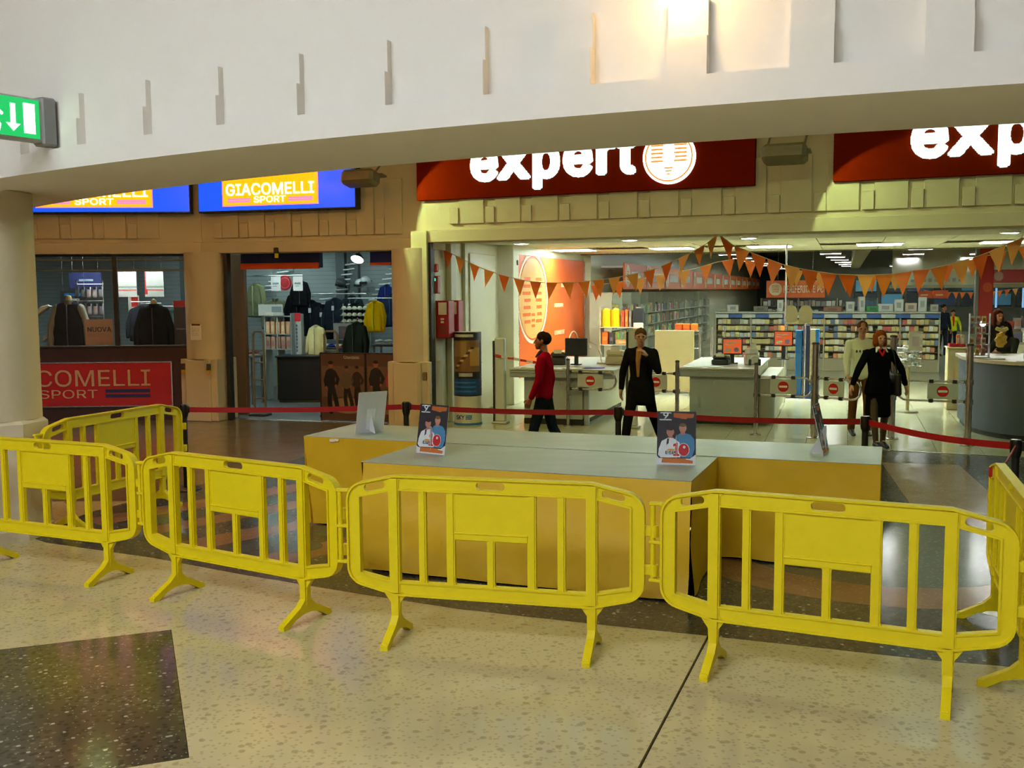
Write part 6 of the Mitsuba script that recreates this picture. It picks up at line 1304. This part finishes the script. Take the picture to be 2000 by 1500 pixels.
for i, (a, b, q, z) in enumerate(((-2.6, -1.0, 5.62, 2.70), (-1.25, .7, 5.45, 2.26), (.6, 1.7, 4.65, 2.16))): solo('hanging_rail', tube([G2.pt(a, q, z), G2.pt(b, q, z)], .014, 6), 'steel', ('long steel garment rail high on the rear wall, left', 'long steel garment rail at mid height, centre', 'steel garment rail at the right of the rear wall')[i], 'rail')
# diagonal chrome hooks on the slat wall, their glints painted as near-white colour
for n_, (s0, z0, s1, z1, k, l) in enumerate(((-2.2, 2.35, -1.55, 3.0, 7, 'first diagonal row'), (-.22, 2.35, .05, 2.95, 6, 'second diagonal row'), (.55, 2.0, 1.25, 2.95, 9, 'third diagonal row'), (-.75, 1.9, -.6, 2.25, 4, 'short row beside the black jackets'), (-3.9, 2.2, -3.6, 3.0, 6, 'row seen through the window'))):
    t = thing('hook_row', f'chrome display hooks with glints painted white on the slatted wall, {l}', 'hooks', 'diagonal rows of chrome hooks')
    for i in range(k):
        f_ = i / (k - 1); s, z = s0 + (s1 - s0) * f_, z0 + (z1 - z0) * f_
        obj('hook', tube([(s - .13, 6.13, z), (s - .13, 6.02, z - .01), (s + .13, 6.02, z + .015), (s + .13, 6.13, z + .02)], .022, 8), 'gloss', t, color=(240, 246, 246), fr=G2, smooth=50)
# caps
t = thing('cap_rack', 'white rack of pale caps at the right of the rear wall', 'rack'); g = G2.sub(.62, 4.3, 0)
for z in (1.52, 1.66, 1.80, 1.94): obj('rail', tube([(-.02, .1, z), (.62, .1, z)], .008, 6), 'steel', t, fr=g)
for s in (-.02, .62): obj('upright', cyl(s, .1, 0, 2.05, .012, 8), 'steel', t, fr=g)
for r in range(4):
    for k in range(5):
        kx = thing('cap', 'pale cap hanging on the white cap rack', 'cap', 'caps on the rack'); x, z = .05 + k * .125, 1.53 + r * .14
        m = hull(((x, 0, z), (.055, .05, .045)), ((x, 0, z - .01), (.055, .05, .02))); mm = m.to_mesh(); obj('crown', trimesh.Trimesh(mm.vert_properties[:, :3], mm.tri_verts), 'matte', kx, color=(214, 216, 196), fr=g, smooth=True); obj('visor', bx(x - .045, x + .045, -.11, -.04, z - .025, z - .015, .004), 'matte', kx, color=(226, 226, 210), fr=g)
# silver helmets high on the wall
for i, (s, z, l) in enumerate(((-.1, 2.52, 'dark helmet left of the silver one on the rear wall'), (.38, 2.5, 'silver helmet on the rear wall'), (.52, 2.56, 'second silver helmet touching the first on the rear wall'), (1.25, 2.42, 'grey helmet at the right end of the rear wall'))):
    t = thing('helmet', l, 'helmet'); g = G2.sub(s, 5.8, 0, z); c = ((60, 64, 60), (200, 206, 206), (190, 196, 196), (120, 126, 126))[i]
    obj('shell', trimesh.Trimesh(SPH2 * (.12, .14, .11), trimesh.creation.icosphere(2).faces), 'gloss', t, color=c, fr=g, smooth=True); obj('visor', rot(bx(-.09, .09, -.16, -.10, -.05, .0, .012), 10, (1, 0, 0)), 'gloss', t, color=(30, 30, 34), fr=g); obj('peg', tube([(0, .1, 0), (0, .38, 0)], .012, 6), 'steel', t, fr=g)
# tables with folded goods
for i, (s, q, w, h, c, l) in enumerate(((.66, 3.7, .7, 1.12, (60, 60, 62), 'grey display table with a tilted picture card right of the counter'), (1.7, 4.4, .9, 1.15, (50, 44, 40), 'dark table with white shoes at the right of the doorway'), (-.95, 2.4, .9, 1.0, (80, 80, 76), 'low grey table with shoes left of the security frame'))):
    t = thing('display_table', l, 'table'); g = G2.sub(s, q, 0)
    obj('top', bx(-w / 2, w / 2, 0, .5, h - .04, h, .006), 'satin', t, color=c, fr=g)
    for a in (-w / 2 + .05, w / 2 - .05):
        for b in (.05, .45): obj('leg', bx(a - .02, a + .02, b - .02, b + .02, 0, h - .04), 'steel', t, fr=g)
    for k in range(4):
        kx = thing('folded_shirt' if i == 0 else 'sports_shoe', (('folded shirt on the grey table right of the counter', 'white shoe on the dark table at the right', 'shoe on the low grey table')[i]), 'shirt' if i == 0 else 'shoe', ('folded shirts on the grey table', 'shoes on the dark table', 'shoes on the low table')[i])
        x = -w / 2 + .12 + k * (w - .24) / 3; cc = [(206, 210, 206), (40, 50, 120), (214, 200, 170), (120, 40, 40)][k] if i != 1 else (216, 220, 216)
        if i == 0: obj('body', bx(x - .075, x + .075, .1, .35, h + .001, h + .06, .02), 'matte', kx, color=cc, fr=g); obj('collar', bx(x - .03, x + .03, .09, .15, h + .055, h + .07, .006), 'matte', kx, color=tuple(int(v * .8) for v in cc), fr=g)
        else:
            obj('upper', mv(rot(solid([hull(((-.10, 0, .05), .035), ((.02, 0, .06), .04)), hull(((.02, 0, .06), .04), ((.12, 0, .035), .025))], .02, 2), 60, (0, 0, 1)), x, .2, h + .012), 'satin', kx, color=cc, fr=g, smooth=True); obj('sole', mv(rot(bx(-.14, .15, -.04, .04, .0, .03, .006), 60, (0, 0, 1)), x, .2, h + .002), 'satin', kx, color=(226, 226, 220), fr=g)
card(G2, .98, 3.75, 1.28, .62, .36, (150, 146, 146), 'tilted picture card on the grey display table', 'sign', extra=[('dark_picture', .2, .75, .05, .8, (60, 50, 54)), ('red_picture', .35, .62, .1, .6, (120, 40, 46)), ('pale_corner', .78, 1, 0, .9, (196, 198, 200))], name='display_board')
# runner posters at the right of the doorway
def runner(fr, s, y, z0, h, c1_, c2_, skin, t, k):
    def F(p, c, d): obj('printed_figure', vert(p, .0008, y - .0009 * d), 'satin', t, color=c, fr=fr)
    L = lambda pts, w: LineString([(s + a * h, z0 + b * h) for a, b in pts]).buffer(w * h, cap_style=1)
    F(unary_union([L([(-.02, .5), (-.04, .25), (-.01, .03)], .045), L([(.03, .5), (.09, .28), (.13, .10)], .045)]), c2_, 1)
    F(unary_union([L([(0, .78), (0, .55)], .085), L([(-.07, .80), (-.12, .64), (-.10, .52)], .032), L([(.07, .80), (.15, .66), (.11, .56)], .032)]), c1_, 2)
    F(unary_union([ell(s, z0 + .93 * h, .05 * h, .068 * h), ell(s - .10 * h, z0 + .49 * h, .025 * h, .03 * h), ell(s + .10 * h, z0 + .53 * h, .025 * h, .03 * h)]), skin, 3)
    F(ell(s, z0 + .975 * h, .052 * h, .035 * h), (40, 26, 22), 4)
for i, (a, b, l) in enumerate(((2.15, 3.0, 'left brown window poster with three runners in the sports shop front'), (3.03, 3.60, 'right brown window poster with runners, partly behind the pillar'))):
    t = thing('runner_poster', l, 'poster')
    obj('panel', bx(a, b, .15, .18, .03, 1.22, .004), 'satin', t, color=(92, 66, 56), fr=G2, label='brown printed ground')
    obj('light_patch', vert(ell((a + b) / 2 + .1, .30, (b - a) * .42, .14).intersection(sbox(a, .05, b, 1.2)), .0005, .1499), 'satin', t, color=(150, 124, 100), fr=G2)
    obj('light_patch', vert(sbox(a + .02, .45, b - .02, 1.0), .0004, .1497), 'satin', t, color=(112, 84, 72), fr=G2)
    y = .149
    if i == 0:
        runner(G2, a + .20, y, .16, .92, (20, 20, 28), (18, 18, 24), (150, 86, 66), t, 0); runner(G2, a + .50, y, .24, .76, (96, 82, 70), (36, 22, 26), (140, 84, 64), t, 1); runner(G2, a + .70, y, .28, .72, (50, 36, 30), (40, 24, 22), (120, 72, 56), t, 2)
        obj('lettering', mv(wallz(text_fit('Champion', .30, .05, .002)), a + .45, y, 1.13), 'satin', t, color=(196, 180, 176), fr=G2, label='pale lettering')
    else:
        runner(G2, a + .18, y, .20, .90, (34, 30, 36), (28, 26, 32), (160, 92, 66), t, 0); runner(G2, a + .47, y, .28, .74, (190, 70, 76), (50, 46, 56), (150, 90, 70), t, 1)
    obj('frame', cat(bx(a - .012, a, .14, .19, .02, 1.23), bx(b, b + .012, .14, .19, .02, 1.23), bx(a, b, .14, .19, 1.22, 1.235)), 'satin', t, color=(40, 28, 24), fr=G2)


# ------------------------------------------------------------------ emergency exit sign, upper left
t = thing('exit_sign', 'green illuminated emergency exit sign cut by the left edge of the photo', 'exit sign')
fx, fy = ring(R_NEAR - .02, -143.1); g = Frame(fx, fy, 57.5, -.075)     # local -x leads out of the fascia into the plaza, front faces -y
obj('housing', bx(-.95, -.07, -.05, .06, 3.47, 3.78, .015), 'satin', t, color=(170, 172, 170), fr=g); obj('end_cap', bx(-.09, .03, -.062, .07, 3.45, 3.80, .015), 'satin', t, color=(150, 150, 150), fr=g)
obj('green_face', bx(-.93, -.11, -.056, -.05, 3.49, 3.765), 'gloss', t, color=(0, 170, 80), fr=g, emit=(.004, .42, .10), weight=.06, label='glowing green face')
man = unary_union([ell(-.44, 3.715, .022, .024), LineString([(-.44, 3.68), (-.455, 3.60)]).buffer(.024), LineString([(-.40, 3.64), (-.44, 3.67), (-.50, 3.65), (-.53, 3.61)]).buffer(.012), LineString([(-.455, 3.60), (-.42, 3.56), (-.43, 3.52)]).buffer(.014), LineString([(-.455, 3.60), (-.49, 3.56), (-.53, 3.56)]).buffer(.014)])
arrow = unary_union([sbox(-.335, 3.57, -.295, 3.72), Polygon([(-.37, 3.58), (-.26, 3.58), (-.315, 3.525)])])
obj('pictogram', vert(unary_union([man, arrow, sbox(-.235, 3.52, -.145, 3.735)]), .002, -.056), 'gloss', t, color=(250, 255, 250), fr=g, emit=(1.3, 2.0, 1.3), weight=.04, label='white running figure, arrow and door')
